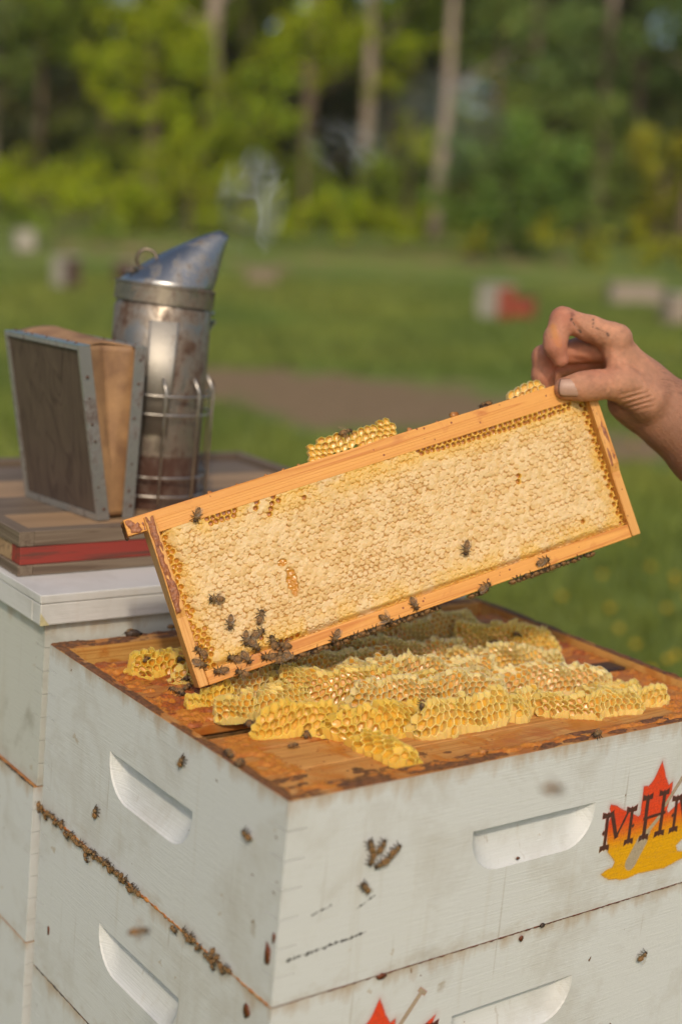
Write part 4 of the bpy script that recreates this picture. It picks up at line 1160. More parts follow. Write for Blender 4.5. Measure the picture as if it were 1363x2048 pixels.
# the capped comb: a finely cut relief of cappings
def comb_face(nx, nz, front=True):
    x0, x1, z0, z1 = 0.0094, FWd - 0.0094, 0.0100, 0.1398
    gx = np.linspace(x0, x1, nx); gz = np.linspace(z0, z1, nz)
    X, Z = np.meshgrid(gx, gz, indexing='ij')
    p = 0.00535; rh = p * 0.8660
    wx = X + 0.0016 * (fbm(X * 40, Z * 40, 0, 21, 3) - 0.5); wz = Z + 0.0016 * (fbm(X * 40 + 9, Z * 40, 0, 22, 3) - 0.5) + 0.0012 * np.sin(X * 21)
    J0 = np.round(wz / rh)
    best = np.full(X.shape, 9.0); ci = np.zeros(X.shape, int); cj = np.zeros(X.shape, int); bx = np.zeros(X.shape); bz = np.zeros(X.shape)
    for dj in (-1, 0, 1):
        J = J0 + dj
        off = np.where(J.astype(int) % 2 != 0, p / 2, 0)
        I = np.round((wx - off) / p)
        cx = I * p + off; cz = J * rh
        cx = cx + (hash3(I.astype(int), J.astype(int), I.astype(int) * 0, 4) - 0.5) * 0.0011; cz = cz + (hash3(I.astype(int), J.astype(int), I.astype(int) * 0, 5) - 0.5) * 0.0011
        d = np.hypot(wx - cx, wz - cz)
        u = d < best
        best = np.where(u, d, best); ci = np.where(u, I, ci).astype(int); cj = np.where(u, J, cj).astype(int); bx = np.where(u, wx - cx, bx); bz = np.where(u, wz - cz, bz)
    r1 = hash3(ci, cj, ci * 0, 11); r2 = hash3(ci, cj, ci * 0, 12); r3 = hash3(ci, cj, ci * 0, 13)
    rad = best / (p / 2)
    # distance inward from the frame
    dl = X - x0; dr = x1 - X; dt = z1 - Z; db = Z - z0
    ccx = ci * p + np.where(cj % 2 != 0, p / 2, 0); ccz = cj * rh
    el = ccx - x0; er = x1 - ccx; et = z1 - ccz; eb = ccz - z0
    nz_ = fbm(ccx * 55, ccz * 55, 0, 31, 3)
    openL = (el < 0.0030 + 0.0085 * nz_ + 0.005 * (ccz < 0.05))
    openR = er < 0.0058
    openT = (et < 0.0055) & (((ccx > 0.262) & (ccx < 0.425)) | ((ccx > 0.052) & (ccx < 0.082)) | (np.abs(ccx - 0.100) < 0.003) | (np.abs(ccx - 0.118) < 0.003))
    openB = (eb < 0.0060) & (nz_ > 0.50) & (ccx < 0.10)
    spot = np.zeros(X.shape, bool)
    for (a, b, c, d) in ((0.1440, 0.1300, 0.003, 0.003), (0.1105, 0.1255, 0.0030, 0.0055), (0.3480, 0.0850, 0.005, 0.0035), (0.0665, 0.0235, 0.004, 0.004), (0.098, 0.0155, 0.003, 0.003), (0.395, 0.028, 0.004, 0.003)):
        spot |= ((ccx - a) / c) ** 2 + ((ccz - b) / d) ** 2 < 1
    gouge = np.maximum(1 - (((X - 0.1100 - 0.05 * (Z - 0.062)) / (0.0052 + 0.003 * (fbm(X * 300, Z * 300, 0, 77, 2) - 0.5))) ** 2 + ((Z - 0.0610) / 0.0135) ** 2), 1 - (((X - 0.1065) / 0.0048) ** 2 + ((Z - 0.0800) / 0.0035) ** 2))
    gouge = sstep(-0.15, 0.35, gouge + 0.5 * (fbm(X * 420, Z * 420, 0, 78, 2) - 0.5))
    op = openL | openR | openT | openB | spot
    # capping relief
    dome = 0.00034 * (1 - np.clip(rad, 0, 1.15) ** 2.6) * (0.2 + 1.3 * r1)
    sink = np.where(r2 > 0.60, -0.00065 * (1 - np.clip(rad * 1.15, 0, 1) ** 2) * (r2 - 0.4), 0)
    ring = 0.00024 * np.exp(-((rad - 0.86) / 0.13) ** 2) * sstep(0.3, 0.6, fbm(X * 150, Z * 150, 0, 46, 2))
    rough = 0.0009 * (fbm(X * 420, Z * 420, 0, 41, 3) - 0.5) + 0.0017 * (fbm(X * 75, Z * 75, 0, 42, 3) - 0.5)
    pit = fbm(X * 330 + bz * 200, Z * 330, 0, 51, 2)
    ang = np.arctan2(bz, bx)
    cres = np.clip(np.cos(ang + 1.57 + 1.5 * (r3 - 0.5)), 0, 1)
    run = fbm(X * 55, Z * 190, 0, 63, 2)           # cracks run on along some rows
    big = fbm(X * 22, Z * 22, 0, 61, 2)
    gap = sstep(0.66, 0.98, rad) * sstep(0.44, 0.62, 0.50 * pit + 0.42 * cres * (0.35 + r3) + 0.55 * (run - 0.4) + 0.30 * (big - 0.5))
    pin = sstep(0.74, 0.82, fbm(X * 560, Z * 560, 0, 65, 2)) * sstep(0.45, 0.7, big + 0.2 * r2)
    gap = np.clip(np.maximum(gap, pin * 0.8), 0, 1)
    hgt = dome + sink + ring + rough - gap * 0.0014
    wall = sstep(0.74, 0.90, rad)
    fill = np.where(openL & ~openT, 0.0011 + 0.0008 * r1, 0.0042)
    hop = wall * 0.00035 - (1 - wall) * fill + rough * 0.5
    hgt = np.where(op, hop, hgt)
    hgt = hgt * (1 - gouge) + (-0.0022 + 0.0010 * (fbm(X * 500, Z * 500, 0, 79, 2) - 0.5) + 0.0006 * wall) * gouge
    edge = np.minimum(np.minimum(dl, dr * 0.7), db * 2.5)
    sag = 0.0050 * (1 - sstep(0.0, 0.016, edge))
    wav = 0.0022 * (fbm(X * 12, Z * 12, 0, 71, 2) - 0.5)
    Y = 0.0042 + sag - wav - hgt
    # colour: pale cappings, shade of border crescents painted tan, honey where open
    cap = np.array([0.68, 0.48, 0.235]); cap2 = np.array([0.62, 0.405, 0.16]); tan_ = np.array([0.42, 0.19, 0.034]); hon = np.array([0.46, 0.18, 0.014]); wx_ = np.array([0.68, 0.40, 0.065])
    tz = sstep(0.35, 0.7, 0.6 * r1 + 0.4 * fbm(X * 18, Z * 18, 0, 81, 3))[..., None]
    C_ = cap * (1 - tz) + cap2 * tz
    C_ = C_ * (1 - gap[..., None] * 0.92) + tan_ * gap[..., None] * 0.92
    e2_ = np.minimum(np.minimum(dl, dr), np.minimum(dt, db))
    hal = (sstep(0.030, 0.0, e2_) * sstep(0.25, 0.6, fbm(X * 60, Z * 60, 0, 88, 2)) * 0.75)[..., None]
    C_ = C_ * (1 - hal) + wx_ * hal
    Co = hon * (1 - wall[..., None]) + wx_ * wall[..., None]
    C_ = np.where(op[..., None], Co, C_)
    C_ = C_ * (1 - gouge[..., None]) + np.array([0.52, 0.22, 0.015]) * gouge[..., None]
    wetm = np.where(op, (1 - wall), gap * 0.45) * (1 - gouge) + gouge
    return X, Y, Z, C_, wetm
def m_comb():
    m = Mat('honeycomb_cappings')
    c = m.attr('Col'); wt = m.attr('wet', 'Fac')
    m.set(Base_Color=c, Roughness=m.math('SUBTRACT', 0.50, m.math('MULTIPLY', wt, 0.38)), Subsurface_Weight=0.22, Subsurface_Scale=0.0025, Coat_Weight=m.math('MULTIPLY', wt, 0.5))
    m.b.inputs['Subsurface Radius'].default_value = (1.0, 0.6, 0.2)
    m.bump(m.noise(m.obj, 1500, 2), 0.15, 0.0003)
    return m.m
COMBM = m_comb()
def comb_obj(nx, nz, back):
    X, Y, Z, C_, wt = comb_face(nx, nz)
    if back: Y = 0.0345 - Y
    ii, jj = np.meshgrid(np.arange(nx - 1), np.arange(nz - 1), indexing='ij')
    q0 = (ii * nz + jj).ravel()
    q = np.c_[q0, q0 + nz, q0 + nz + 1, q0 + 1]
    if back: q = q[:, ::-1]
    me = npmesh('honeycomb', np.c_[X.ravel(), Y.ravel(), Z.ravel()], q, True, [COMBM])
    color_attr(me, 'Col', C_.reshape(-1, 3))
    a = me.attributes.new('wet', 'FLOAT', 'POINT'); a.data.foreach_set('value', wt.ravel().astype(np.float32))
    return obj('honeycomb', me, frame)
o = comb_obj(820, 250, False); tag(o, 'pale capped honeycomb with a torn honey patch', kind='stuff')
o = comb_obj(300, 90, True); tag(o, 'far side of the capped comb', kind='stuff')
m = MB(); m.box(0.0095, FWd - 0.0095, 0.0135, 0.0210, 0.0107, 0.1393); m.build('comb_midrib', HONA, frame)
# burr comb and propolis lumps on the top bar
burr('', [(0.162, 0.012), (0.245, 0.012)], 0.0045, 0.0165, WAXM, HONY, 31, base=0.1585, torn=0.3, parent=frame, dmin=0.0014, dmax=0.0034, cell=0.0066, sheet=(0.158, 0.252, 0.0085, lambda x: 0.1585 + 0.0185 + 0.0030 * np.sin((x - 0.16) * 60) + 0.004 * sstep(0.215, 0.24, x)))
burr('', [(0.366, 0.012), (0.402, 0.012)], 0.0045, 0.0072, WAXP, HONY, 32, base=0.1585, torn=0.3, parent=frame, dmin=0.0014, dmax=0.0030, cell=0.0066, sheet=(0.362, 0.406, 0.0085, lambda x: 0.1585 + 0.0135 - 10.0 * (x - 0.384) ** 2))
def lump(name, mat, loc, s, seed, parent=None):
    g = random.Random(seed)
    bm = bmesh.new(); bmesh.ops.create_icosphere(bm, subdivisions=2, radius=1.0)
    for v in bm.verts:
        n = v.co.normalized(); k = 1 + 0.35 * math.sin(n.x * 4 + seed) * math.sin(n.y * 5 + seed * 2) + g.uniform(-0.2, 0.2)
        v.co = Vector((n.x * s[0] * k, n.y * s[1] * k, n.z * s[2] * k))
    me = bpy.data.meshes.new(name); bm.to_mesh(me); bm.free(); me.materials.append(mat)
    me.polygons.foreach_set('use_smooth', np.ones(len(me.polygons), dtype=bool))
    o = obj(name, me, parent); o.location = loc
    return o
for k, (x, s) in enumerate([(0.308, 0.0042), (0.2615, 0.0026), (0.064, 0.0022), (0.118, 0.0016), (0.135, 0.0018), (0.09, 0.0014), (0.29, 0.0014), (0.15, 0.0016)]):
    lump('propolis_lump', AMBERPROP, (x, 0.0085, 0.1588 + s * 0.35), (s, s * 0.8, s * 0.9), 5 + k, frame)

# ------------------------------------------------------------------ the hand and forearm
def surface_nets(f, org, h):
    nx, ny, nz = f.shape
    ins = f < 0
    c = ins[:-1, :-1, :-1].astype(np.int8)
    cnt = np.zeros((nx - 1, ny - 1, nz - 1), np.int8)
    for a in (0, 1):
        for b in (0, 1):
            for d in (0, 1):
                cnt += ins[a:nx - 1 + a, b:ny - 1 + b, d:nz - 1 + d]
    act = (cnt > 0) & (cnt < 8)
    idx = np.argwhere(act)
    vid = -np.ones(act.shape, np.int64); vid[act] = np.arange(len(idx))
    I, J, K = idx.T
    acc = np.zeros((len(idx), 3)); n = np.zeros(len(idx))
    cor = [(a, b, d) for a in (0, 1) for b in (0, 1) for d in (0, 1)]
    for p in range(8):
        for q in range(p + 1, 8):
            A = np.array(cor[p]); B = np.array(cor[q])
            if np.abs(A - B).sum() != 1: continue
            fa = f[I + A[0], J + A[1], K + A[2]]; fb = f[I + B[0], J + B[1], K + B[2]]
            m = (fa < 0) != (fb < 0)
            t = fa[m] / (fa[m] - fb[m])
            acc[m] += A + (B - A) * t[:, None]; n[m] += 1
    V = (idx + acc / n[:, None]) * h + org
    F = []
    for ax in range(3):
        s0 = [slice(None)] * 3; s1 = [slice(None)] * 3
        s0[ax] = slice(0, -1); s1[ax] = slice(1, None)
        ch = ins[tuple(s0)] != ins[tuple(s1)]
        e = np.argwhere(ch)
        o1, o2 = [(1, 2), (2, 0), (0, 1)][ax]
        ok = (e[:, o1] > 0) & (e[:, o2] > 0) & (e[:, o1] < f.shape[o1] - 1) & (e[:, o2] < f.shape[o2] - 1)
        e = e[ok]
        def cid(d1, d2):
            k = e.copy(); k[:, o1] -= d1; k[:, o2] -= d2
            return vid[k[:, 0], k[:, 1], k[:, 2]]
        q = np.c_[cid(1, 1), cid(0, 1), cid(0, 0), cid(1, 0)]
        fl = ins[tuple(s0)][tuple(e.T)]
        q = np.where(fl[:, None], q, q[:, ::-1])
        F.append(q)
    return V, np.concatenate(F)

MMX = 0.4825
def hp(px, py, d): return np.array([(px - 1190) * MMX, -(py - 770) * MMX, d], float)
HO = Vector((0.43658, 0.15665, 0.28872))
HM = Matrix(((RT.x * 1e-3, UP.x * 1e-3, -FW.x * 1e-3, HO.x), (RT.y * 1e-3, UP.y * 1e-3, -FW.y * 1e-3, HO.y), (RT.z * 1e-3, UP.z * 1e-3, -FW.z * 1e-3, HO.z), (0, 0, 0, 1)))
lo = np.array([-64.0, -92.0, -95.0]); hi = np.array([205.0, 84.0, 34.0]); hv = 1.15
nn = np.ceil((hi - lo) / hv).astype(int)
ax = [np.float32(lo[k]) + np.float32(hv) * np.arange(nn[k], dtype=np.float32) for k in range(3)]
GX, GY, GZ = np.meshgrid(*ax, indexing='ij', sparse=True)
def cone(a, b, ra, rb):
    e = b - a; L2 = float(e @ e)
    t = ((GX - a[0]) * e[0] + (GY - a[1]) * e[1] + (GZ - a[2]) * e[2]) / L2
    t = np.clip(t, 0, 1)
    d = np.sqrt((GX - a[0] - t * e[0]) ** 2 + (GY - a[1] - t * e[1]) ** 2 + (GZ - a[2] - t * e[2]) ** 2)
    return d - (ra + t * (rb - ra))
def smin(a, b, k):
    h = np.clip(k - np.abs(a - b), 0, None) / k
    return np.minimum(a, b) - h * h * k * 0.25
def chain(pts, k=4.0):
    d = None
    for i in range(len(pts) - 1):
        (p, r), (q, s) = pts[i], pts[i + 1]
        c = cone(p, q, r, s); d = c if d is None else smin(d, c, k)
    return d
index = chain([(hp(1236, 676, -8), 15), (hp(1180, 657, -3), 12.3), (hp(1124, 639, 0), 11.6), (hp(1109, 676, 4), 11.0), (hp(1107, 694, 5), 10.2), (hp(1119, 720, 3), 7.6)], 5)
middle = chain([(hp(1240, 690, -29), 14.5), (hp(1170, 693, -28), 12.2), (hp(1094, 707, -27), 11.0), (hp(1093, 745, -30), 10.6), (hp(1104, 785, -36), 9.0)], 4)
ring = chain([(hp(1243, 702, -48), 14), (hp(1180, 712, -47), 11.5), (hp(1112, 728, -46), 10.5), (hp(1112, 765, -46), 9.8), (hp(1122, 795, -46), 8.5)], 4)
pinky = chain([(hp(1250, 722, -65), 12.5), (hp(1190, 733, -63), 10), (hp(1138, 745, -60), 9.2), (hp(1130, 780, -56), 8.5), (hp(1138, 800, -54), 7)], 4)
thumb = chain([(hp(1298, 795, -14), 22), (hp(1238, 767, 2), 16.2), (hp(1185, 772, 11), 13.0), (hp(1158, 775, 12.5), 12.4), (hp(1126, 779, 12), 11.0)], 8)
palm = chain([(hp(1222, 672, -10), 13.5), (hp(1285, 748, -22), 19)], 6)
for a, ra in ((hp(1240, 690, -29), 14), (hp(1243, 702, -48), 13.5), (hp(1250, 722, -65), 12)):
    palm = smin(palm, cone(a, hp(1290, 770, -40), ra, 22), 12)
web = cone(hp(1236, 742, -3), hp(1226, 690, -10), 10, 9)
heel = cone(hp(1258, 806, -30), hp(1300, 815, -52), 14, 20)
arm = chain([(hp(1292, 770, -32), 26), (hp(1325, 800, -35), 28), (hp(1365, 832, -38), 33), (hp(1440, 890, -42), 40), (hp(1660, 1060, -52), 44)], 14)
body = smin(palm, arm, 16); body = smin(body, heel, 12); body = smin(body, web, 9)
body = smin(body, thumb, 7)
d = smin(body, index, 4.0)
for q in (middle, ring, pinky): d = smin(d, q, 2.2)
del palm, web, heel, arm, body, ring, pinky
# creases: shallow grooves along short lines on the skin
def crease(a, b, depth, sig):
    global d
    e = (b - a)[:2]; t = np.clip(((GX - a[0]) * e[0] + (GY - a[1]) * e[1]) / float(e @ e), 0, 1)
    L2 = (GX - a[0] - t * e[0]) ** 2 + (GY - a[1] - t * e[1]) ** 2          # runs over the skin, whatever its depth
    fade = 4 * t * (1 - t) * 0.6 + 0.4
    d = d + (np.float32(depth) * fade * np.exp(-L2 / sig ** 2)) * (GZ > min(a[2], b[2]) - 14)
for (a, b, dp, sg) in [((1136, 640, 10), (1160, 668, 8), 1.7, 2.0), ((1112, 664, 15), (1128, 676, 13), 0.9, 1.6), ((1097, 660, 13), (1112, 664, 15), 0.4, 1.5),
                       ((1238, 801, 12), (1292, 786, -2), 2.0, 1.6), ((1244, 810, 8), (1298, 794, -2), 2.2, 1.6), ((1250, 817, 3), (1302, 803, -4), 2.2, 1.6), ((1232, 793, 15), (1284, 779, 4), 1.2, 1.6), ((1256, 823, -2), (1306, 812, -6), 1.0, 1.7),
                       ((1197, 747, 22), (1207, 762, 24), 0.6, 1.5), ((1204, 770, 25), (1203, 792, 22), 0.6, 1.5), ((1192, 746, 22), (1196, 758, 24), 0.4, 1.4),
                       ((1204, 690, -2), (1206, 732, 4), 0.9, 2.0), ((1216, 690, 0), (1212, 728, 6), 0.7, 1.8), ((1166, 672, -12), (1186, 688, -14), 0.9, 2.0), ((1146, 712, -18), (1186, 716, -20), 1.1, 2.2)]:
    crease(hp(*a), hp(*b), dp, sg)
d = d + np.float32(0.16) * (np.sin(GX * 0.9 + 1.3 * np.sin(GY * 0.5)) * np.sin(GY * 0.8 + GZ * 0.6)).astype(np.float32)
HVt, HFc = surface_nets(d, lo, hv)
# keep the arm a little beyond the picture, closed by its own end
gg = np.stack(np.gradient(d, hv), -1) if False else None
me = npmesh('person', HVt, HFc, True)
# skin pigment: redder knuckles, pale creases, dirt with shapes of its own
P_ = HVt
def near(a, b, w):
    a = hp(*a); b = hp(*b); e = b - a; t = np.clip(((P_ - a) @ e) / (e @ e), 0, 1)
    return np.exp(-(np.linalg.norm(P_[:, :2] - (a + t[:, None] * e)[:, :2], axis=1) / w) ** 2)
nA = fbm(P_[:, 0] / 14, P_[:, 1] / 14, P_[:, 2] / 14, 5, 3); nB = fbm(P_[:, 0] / 3, P_[:, 1] / 3, P_[:, 2] / 3, 6, 2)
sk = np.array([0.50, 0.235, 0.135])[None] * (0.70 + 0.56 * nA)[:, None] * (0.80 + 0.40 * nB)[:, None]
red = np.clip(near((1112, 628, 0), (1124, 640, 0), 12) + near((1120, 715, 0), (1110, 700, 0), 10) + 0.7 * near((1150, 700, 0), (1190, 735, 0), 16) + 0.6 * near((1080, 700, 0), (1085, 760, 0), 14), 0, 1)[:, None]
sk = sk * (1 - 0.6 * red) + np.array([0.50, 0.165, 0.10]) * 0.6 * red
arm_t = sstep(20, 110, P_[:, 0] - 0.3 * P_[:, 1])[:, None]
sk = sk * (1 - 0.75 * arm_t) + np.array([0.27, 0.12, 0.07]) * 0.75 * arm_t
fr = (P_[:, 2] > -26)
def mark(a, b, w, col, amt, thr=0.0):
    global sk
    k = near(a, b, w) * fr * (1.0 if thr == 0 else sstep(thr - 0.08, thr + 0.08, nB))
    k = np.clip(k * 1.6, 0, 1)[:, None] * amt
    sk = sk * (1 - k) + np.array(col) * k
mark((1138, 645, 0), (1158, 666, 0), 0.8, (0.05, 0.03, 0.025), 0.85, 0.52)
mark((1134, 634, 0), (1141, 632, 0), 2.2, (0.16, 0.045, 0.03), 0.7, 0.5)
mark((1137, 643, 0), (1138, 641, 0), 1.1, (0.05, 0.03, 0.025), 0.9)
mark((1182, 642, 0), (1181, 652, 0), 1.0, (0.03, 0.025, 0.02), 0.9, 0.48)
mark((1180, 656, 0), (1193, 661, 0), 0.7, (0.04, 0.025, 0.02), 0.8, 0.5)
mark((1193, 661, 0), (1208, 667, 0), 0.5, (0.15, 0.05, 0.03), 0.5)
mark((1210, 669, 0), (1212, 673, 0), 0.9, (0.05, 0.025, 0.02), 0.9)
mark((1101, 656, 0), (1104, 676, 0), 2.6, (0.55, 0.22, 0.04), 0.6)
mark((1106, 684, 0), (1113, 695, 0), 3.2, (0.55, 0.20, 0.06), 0.6, 0.45)
color_attr(me, 'Col', np.clip(sk, 0.01, 1))
m = Mat('skin')
nz = m.noise(m.obj, 0.9, 4, 0.65); vz = m.vor(m.obj, 1.1)
m.set(Base_Color=m.attr('Col'), Roughness=0.48, Subsurface_Weight=0.22, Subsurface_Scale=0.006)
m.b.inputs['Subsurface Radius'].default_value = (1.0, 0.35, 0.2)
m.bump(m.math('ADD', nz, m.math('MULTIPLY', vz, 0.5)), 0.7, 0.0012)
me.materials.append(m.m)
person = obj('person', me, None, HM)
tag(person, 'bare forearm and dirty hand of a person pinching the end of the honey frame', 'person')
# thumb nail
NAIL = m_plain('finger_nail', (0.46, 0.275, 0.20), 0.34, 0, 0.12, 0.6, 0.1)
DIRTN = m_plain('nail_dirt', (0.16, 0.085, 0.055), 0.6, 0, 0.2, 0.6, 0.1)
def nail(cx, cy, cz, L, W, R_, tilt, yaw, roll, name='thumb_nail'):
    M_ = Matrix.Translation(Vector(hp(cx, cy, cz))) @ Matrix.Rotation(tilt, 4, 'Z') @ Matrix.Rotation(yaw, 4, 'Y') @ Matrix.Rotation(roll, 4, 'X')
    for nm, sc, lift, mt in (('nail_dirt', 1.08, 0.0, DIRTN), (name, 1.0, 0.35, NAIL)):
        v = []; f = []
        a, b = 14, 12
        for i in range(a + 1):
            u = (i / a * 2 - 1)
            for j in range(b + 1):
                w_ = (j / b * 2 - 1)
                x = u * L / 2 * sc * (1 - 0.14 * w_ * w_ * (1 if u < 0 else 0.55))
                fi = w_ * W / 2 / R_ * sc * (1 - 0.10 * max(0, -u) ** 3)
                zz = R_ * (math.cos(fi) - 1) + lift - 0.9 * max(0, abs(u) - 0.55) ** 2 * 3 - 0.25 * (abs(w_) > 0.95)
                v.append(M_ @ Vector((x, R_ * math.sin(fi), zz)))
        for i in range(a):
            for j in range(b):
                q = i * (b + 1) + j; f.append((q, q + b + 1, q + b + 2, q + 1))
        n0 = len(v)
        v += [p - (M_.to_3x3() @ Vector((0, 0, 1.2))) for p in v]
        f += [tuple(n0 + k for k in reversed(q)) for q in list(f)]
        bd = [i * (b + 1) for i in range(a + 1)] + [a * (b + 1) + j for j in range(1, b + 1)] + [i * (b + 1) + b for i in range(a - 1, -1, -1)] + [j for j in range(b - 1, 0, -1)]
        for k in range(len(bd)):
            p, q = bd[k], bd[(k + 1) % len(bd)]; f.append((q, p, p + n0, q + n0))
        o = obj(nm, npmesh(nm, v, f, True, [mt]), person)
nail(1129, 779, 23.9, 18.5, 17.5, 12.5, -0.03, -0.17, 0.02)
HAIR = m_plain('arm_hair', (0.07, 0.045, 0.03), 0.5)
# forearm hair: fine bent strands rooted on the skin
bm = bmesh.new(); bm.from_mesh(me); tree_h = BVHTree.FromBMesh(bm); bm.free()
g = random.Random(8); mm = MB()
nv = np.zeros(len(HVt) * 3); me.vertices.foreach_get('normal', nv); nv = nv.reshape(-1, 3)
cand = np.where((HVt[:, 0] > 62) & (HVt[:, 1] > -70) & (nv[:, 1] > -0.1) & (nv[:, 2] > -0.7))[0]
for k in range(520):
    i = int(cand[g.randrange(len(cand))]); p = Vector(HVt[i]); n = Vector(nv[i])
    t = (Vector((0.79, -0.61, 0)) * 0.9 + n * 0.45 + Vector((g.uniform(-0.3, 0.3), g.uniform(-0.3, 0.3), g.uniform(-0.3, 0.3)))).normalized()
    L = g.uniform(5, 10)
    mm.tube([p - n * 0.4, p + t * L * 0.5 + n * 0.6, p + t * L], [0.09, 0.07, 0.02], 3, caps=False)
tag(mm.build('arm_hair', HAIR, person), kind='stuff')

# ------------------------------------------------------------------ the smoker
def m_metal(name, c, rough, rust, rustamt, metal=1.0, soot=0.0):
    m = Mat(name)
    p = m.obj
    n1 = m.noise(m.mul(p, (1, 1, 0.5)), 26, 5, 0.68, 0.5); n2 = m.noise(p, 120, 4, 0.6)
    msk = m.ramp(m.math('ADD', m.math('MULTIPLY', n1, 0.75), m.math('MULTIPLY', n2, 0.25)), [(0.60 - 0.22 * rustamt, 0.0), (0.72 - 0.16 * rustamt, 1.0)])
    c2 = m.mix(m.noise(m.mul(p, (20, 20, 60)), 1.0, 3), c, tuple(x * 0.72 for x in c))
    m.set(Base_Color=m.mix(msk, c2, m.mix(n2, rust, tuple(x * 0.45 for x in rust))), Metallic=m.math('SUBTRACT', metal, m.math('MULTIPLY', msk, 0.75 * metal)), Roughness=m.math('ADD', rough, m.math('MULTIPLY', msk, 0.35)))
    m.bump(m.math('ADD', n2, m.math('MULTIPLY', msk, 0.6)), 0.2, 0.0012)
    return m.m
CANM = m_metal('tarnished_steel', (0.44, 0.375, 0.30), 0.34, (0.13, 0.068, 0.04), 0.80)
CANLOW = m_metal('rusted_steel', (0.28, 0.22, 0.18), 0.50, (0.13, 0.06, 0.04), 1.0)
CONEM = m_metal('bluish_steel', (0.47, 0.46, 0.44), 0.34, (0.16, 0.11, 0.085), 0.42)
WIRE = m_metal('wire_steel', (0.62, 0.57, 0.51), 0.38, (0.18, 0.08, 0.045), 0.35)
DKWIRE = m_metal('dark_wire', (0.28, 0.22, 0.17), 0.42, (0.14, 0.07, 0.04), 0.6)
STRIP = m_metal('galvanised_strip', (0.44, 0.43, 0.40), 0.5, (0.15, 0.08, 0.05), 0.4, 0.7)
BLUESTRIP = m_metal('blue_grey_strip', (0.36, 0.47, 0.53), 0.45, (0.10, 0.06, 0.05), 0.5, 0.7)
BELLB = m_wood('dark_bellows_board', (0.105, 0.075, 0.055), (0.055, 0.036, 0.028), 2, 0.5)
LEATH = m_plain('tan_leather', (0.40, 0.225, 0.10), 0.62, 0, 0.35, 30, 0.6, c2=(0.22, 0.115, 0.055))
NAILM = m_plain('nail_hole', (0.10, 0.045, 0.025), 0.6)
SZ = TZ + 0.0389
# smoker axes: x from bellows to can, y away from the viewer
SO = Vector((0.0830, 0.6070, SZ))
smk = empty('bee_smoker', Matrix.Translation(SO) @ Matrix.Rotation(0.17, 4, 'Z') @ Matrix.Rotation(0.015, 4, 'Y'))
tag(smk, 'steel bee smoker with leather bellows standing on the wooden tray', 'bee smoker')
CXS = 0.143; CR = 0.0550; CH = 0.234
m = MB(); m.lathe([(0.0, 0.0), (CR - 0.003, 0.0), (CR - 0.0005, 0.0015), (CR, 0.004), (CR, 0.062)], 56, (CXS, 0)); o = m.build('can_base', CANLOW, smk); smooth_by_angle(o.data)
m = MB(); m.lathe([(CR, 0.062), (CR + 0.0004, 0.0625), (CR + 0.0004, 0.064), (CR, 0.0645), (CR, CH - 0.010), (CR - 0.002, CH - 0.006), (CR - 0.003, CH + 0.004), (CR - 0.006, CH + 0.004)], 56, (CXS, 0)); o = m.build('can', CANM, smk); smooth_by_angle(o.data)
# hinged lid: rim band tilted a little, with the skewed funnel on it
lid = empty('lid', None); lid.parent = smk
lid.matrix_local = Matrix.Translation((CXS, 0, CH - 0.004)) @ Matrix.Rotation(0.05, 4, 'Y') @ Matrix.Rotation(-0.5, 4, 'Z')
R0 = CR + 0.0012
m = MB(); m.lathe([(R0 - 0.0012, 0.0), (R0, 0.0004), (R0, 0.018), (R0 + 0.0012, 0.0188), (R0 + 0.0012, 0.0202), (R0 - 0.001, 0.021), (R0 - 0.004, 0.0212)], 56); o = m.build('lid_band', CANM, lid); smooth_by_angle(o.data)
m = MB()
v = []; f = []
nseg, nring = 56, 14
for i in range(nring + 1):
    t = i / nring
    r = (R0 - 0.003) * (1 - t) + 0.0065 * t
    cx = 0.060 * t; z = 0.0208 + 0.066 * t
    for k in range(nseg):
        a = 2 * math.pi * k / nseg
        tl_ = 0.55 * t
        v.append((cx + r * math.cos(a) * math.cos(tl_), r * math.sin(a), z - r * math.cos(a) * math.sin(tl_)))
for i in range(nring):
    for k in range(nseg):
        f.append((i * nseg + k, i * nseg + (k + 1) % nseg, (i + 1) * nseg + (k + 1) % nseg, (i + 1) * nseg + k))
m.add(v, f); o = m.build('funnel', CONEM, lid, True)
md = o.modifiers.new('thick', 'SOLIDIFY'); md.thickness = 0.0008; md.offset = -1
m = MB()
pts = []
for k in range(26):
    a = -2.2 + k / 25 * 6.1
    pts.append((-0.0255 + 0.0105 * math.cos(a + 0.3), -0.014 + 0.0006 * k, 0.047 + 0.0105 * math.sin(a + 0.3)))
m.tube([(-0.050, -0.012, 0.029)] + [(-0.036, -0.012, 0.0335)] + pts + [(-0.014, 0.004, 0.034), (-0.004, 0.0, 0.031)], 0.0019, 8)
m.tube([(-0.040, -0.013, 0.0345), (-0.024, -0.017, 0.0325), (-0.012, -0.021, 0.029), (-0.002, -0.022, 0.0275)], [0.0022, 0.003, 0.0034, 0.0024], 8)
m.build('lid_hook', DKWIRE, lid, True)
# hinge at the far side
m = MB(); m.hexa([(CR + 0.001, -0.008, 0.187), (CR + 0.016, -0.008, 0.208), (CR + 0.016, 0.008, 0.208), (CR + 0.001, 0.008, 0.187), (CR + 0.001, -0.008, 0.190), (CR + 0.016, -0.008, 0.211), (CR + 0.016, 0.008, 0.211), (CR + 0.001, 0.008, 0.190)])
m.tube([(CR + 0.014, -0.012, 0.212), (CR + 0.014, 0.012, 0.212)], 0.0022, 8); m.tube([(CR - 0.004, -0.012, 0.221), (CR + 0.011, -0.012, 0.2225)], 0.002, 8)
o = m.build('hinge', CONEM, smk); o.location = (CXS, 0, 0)
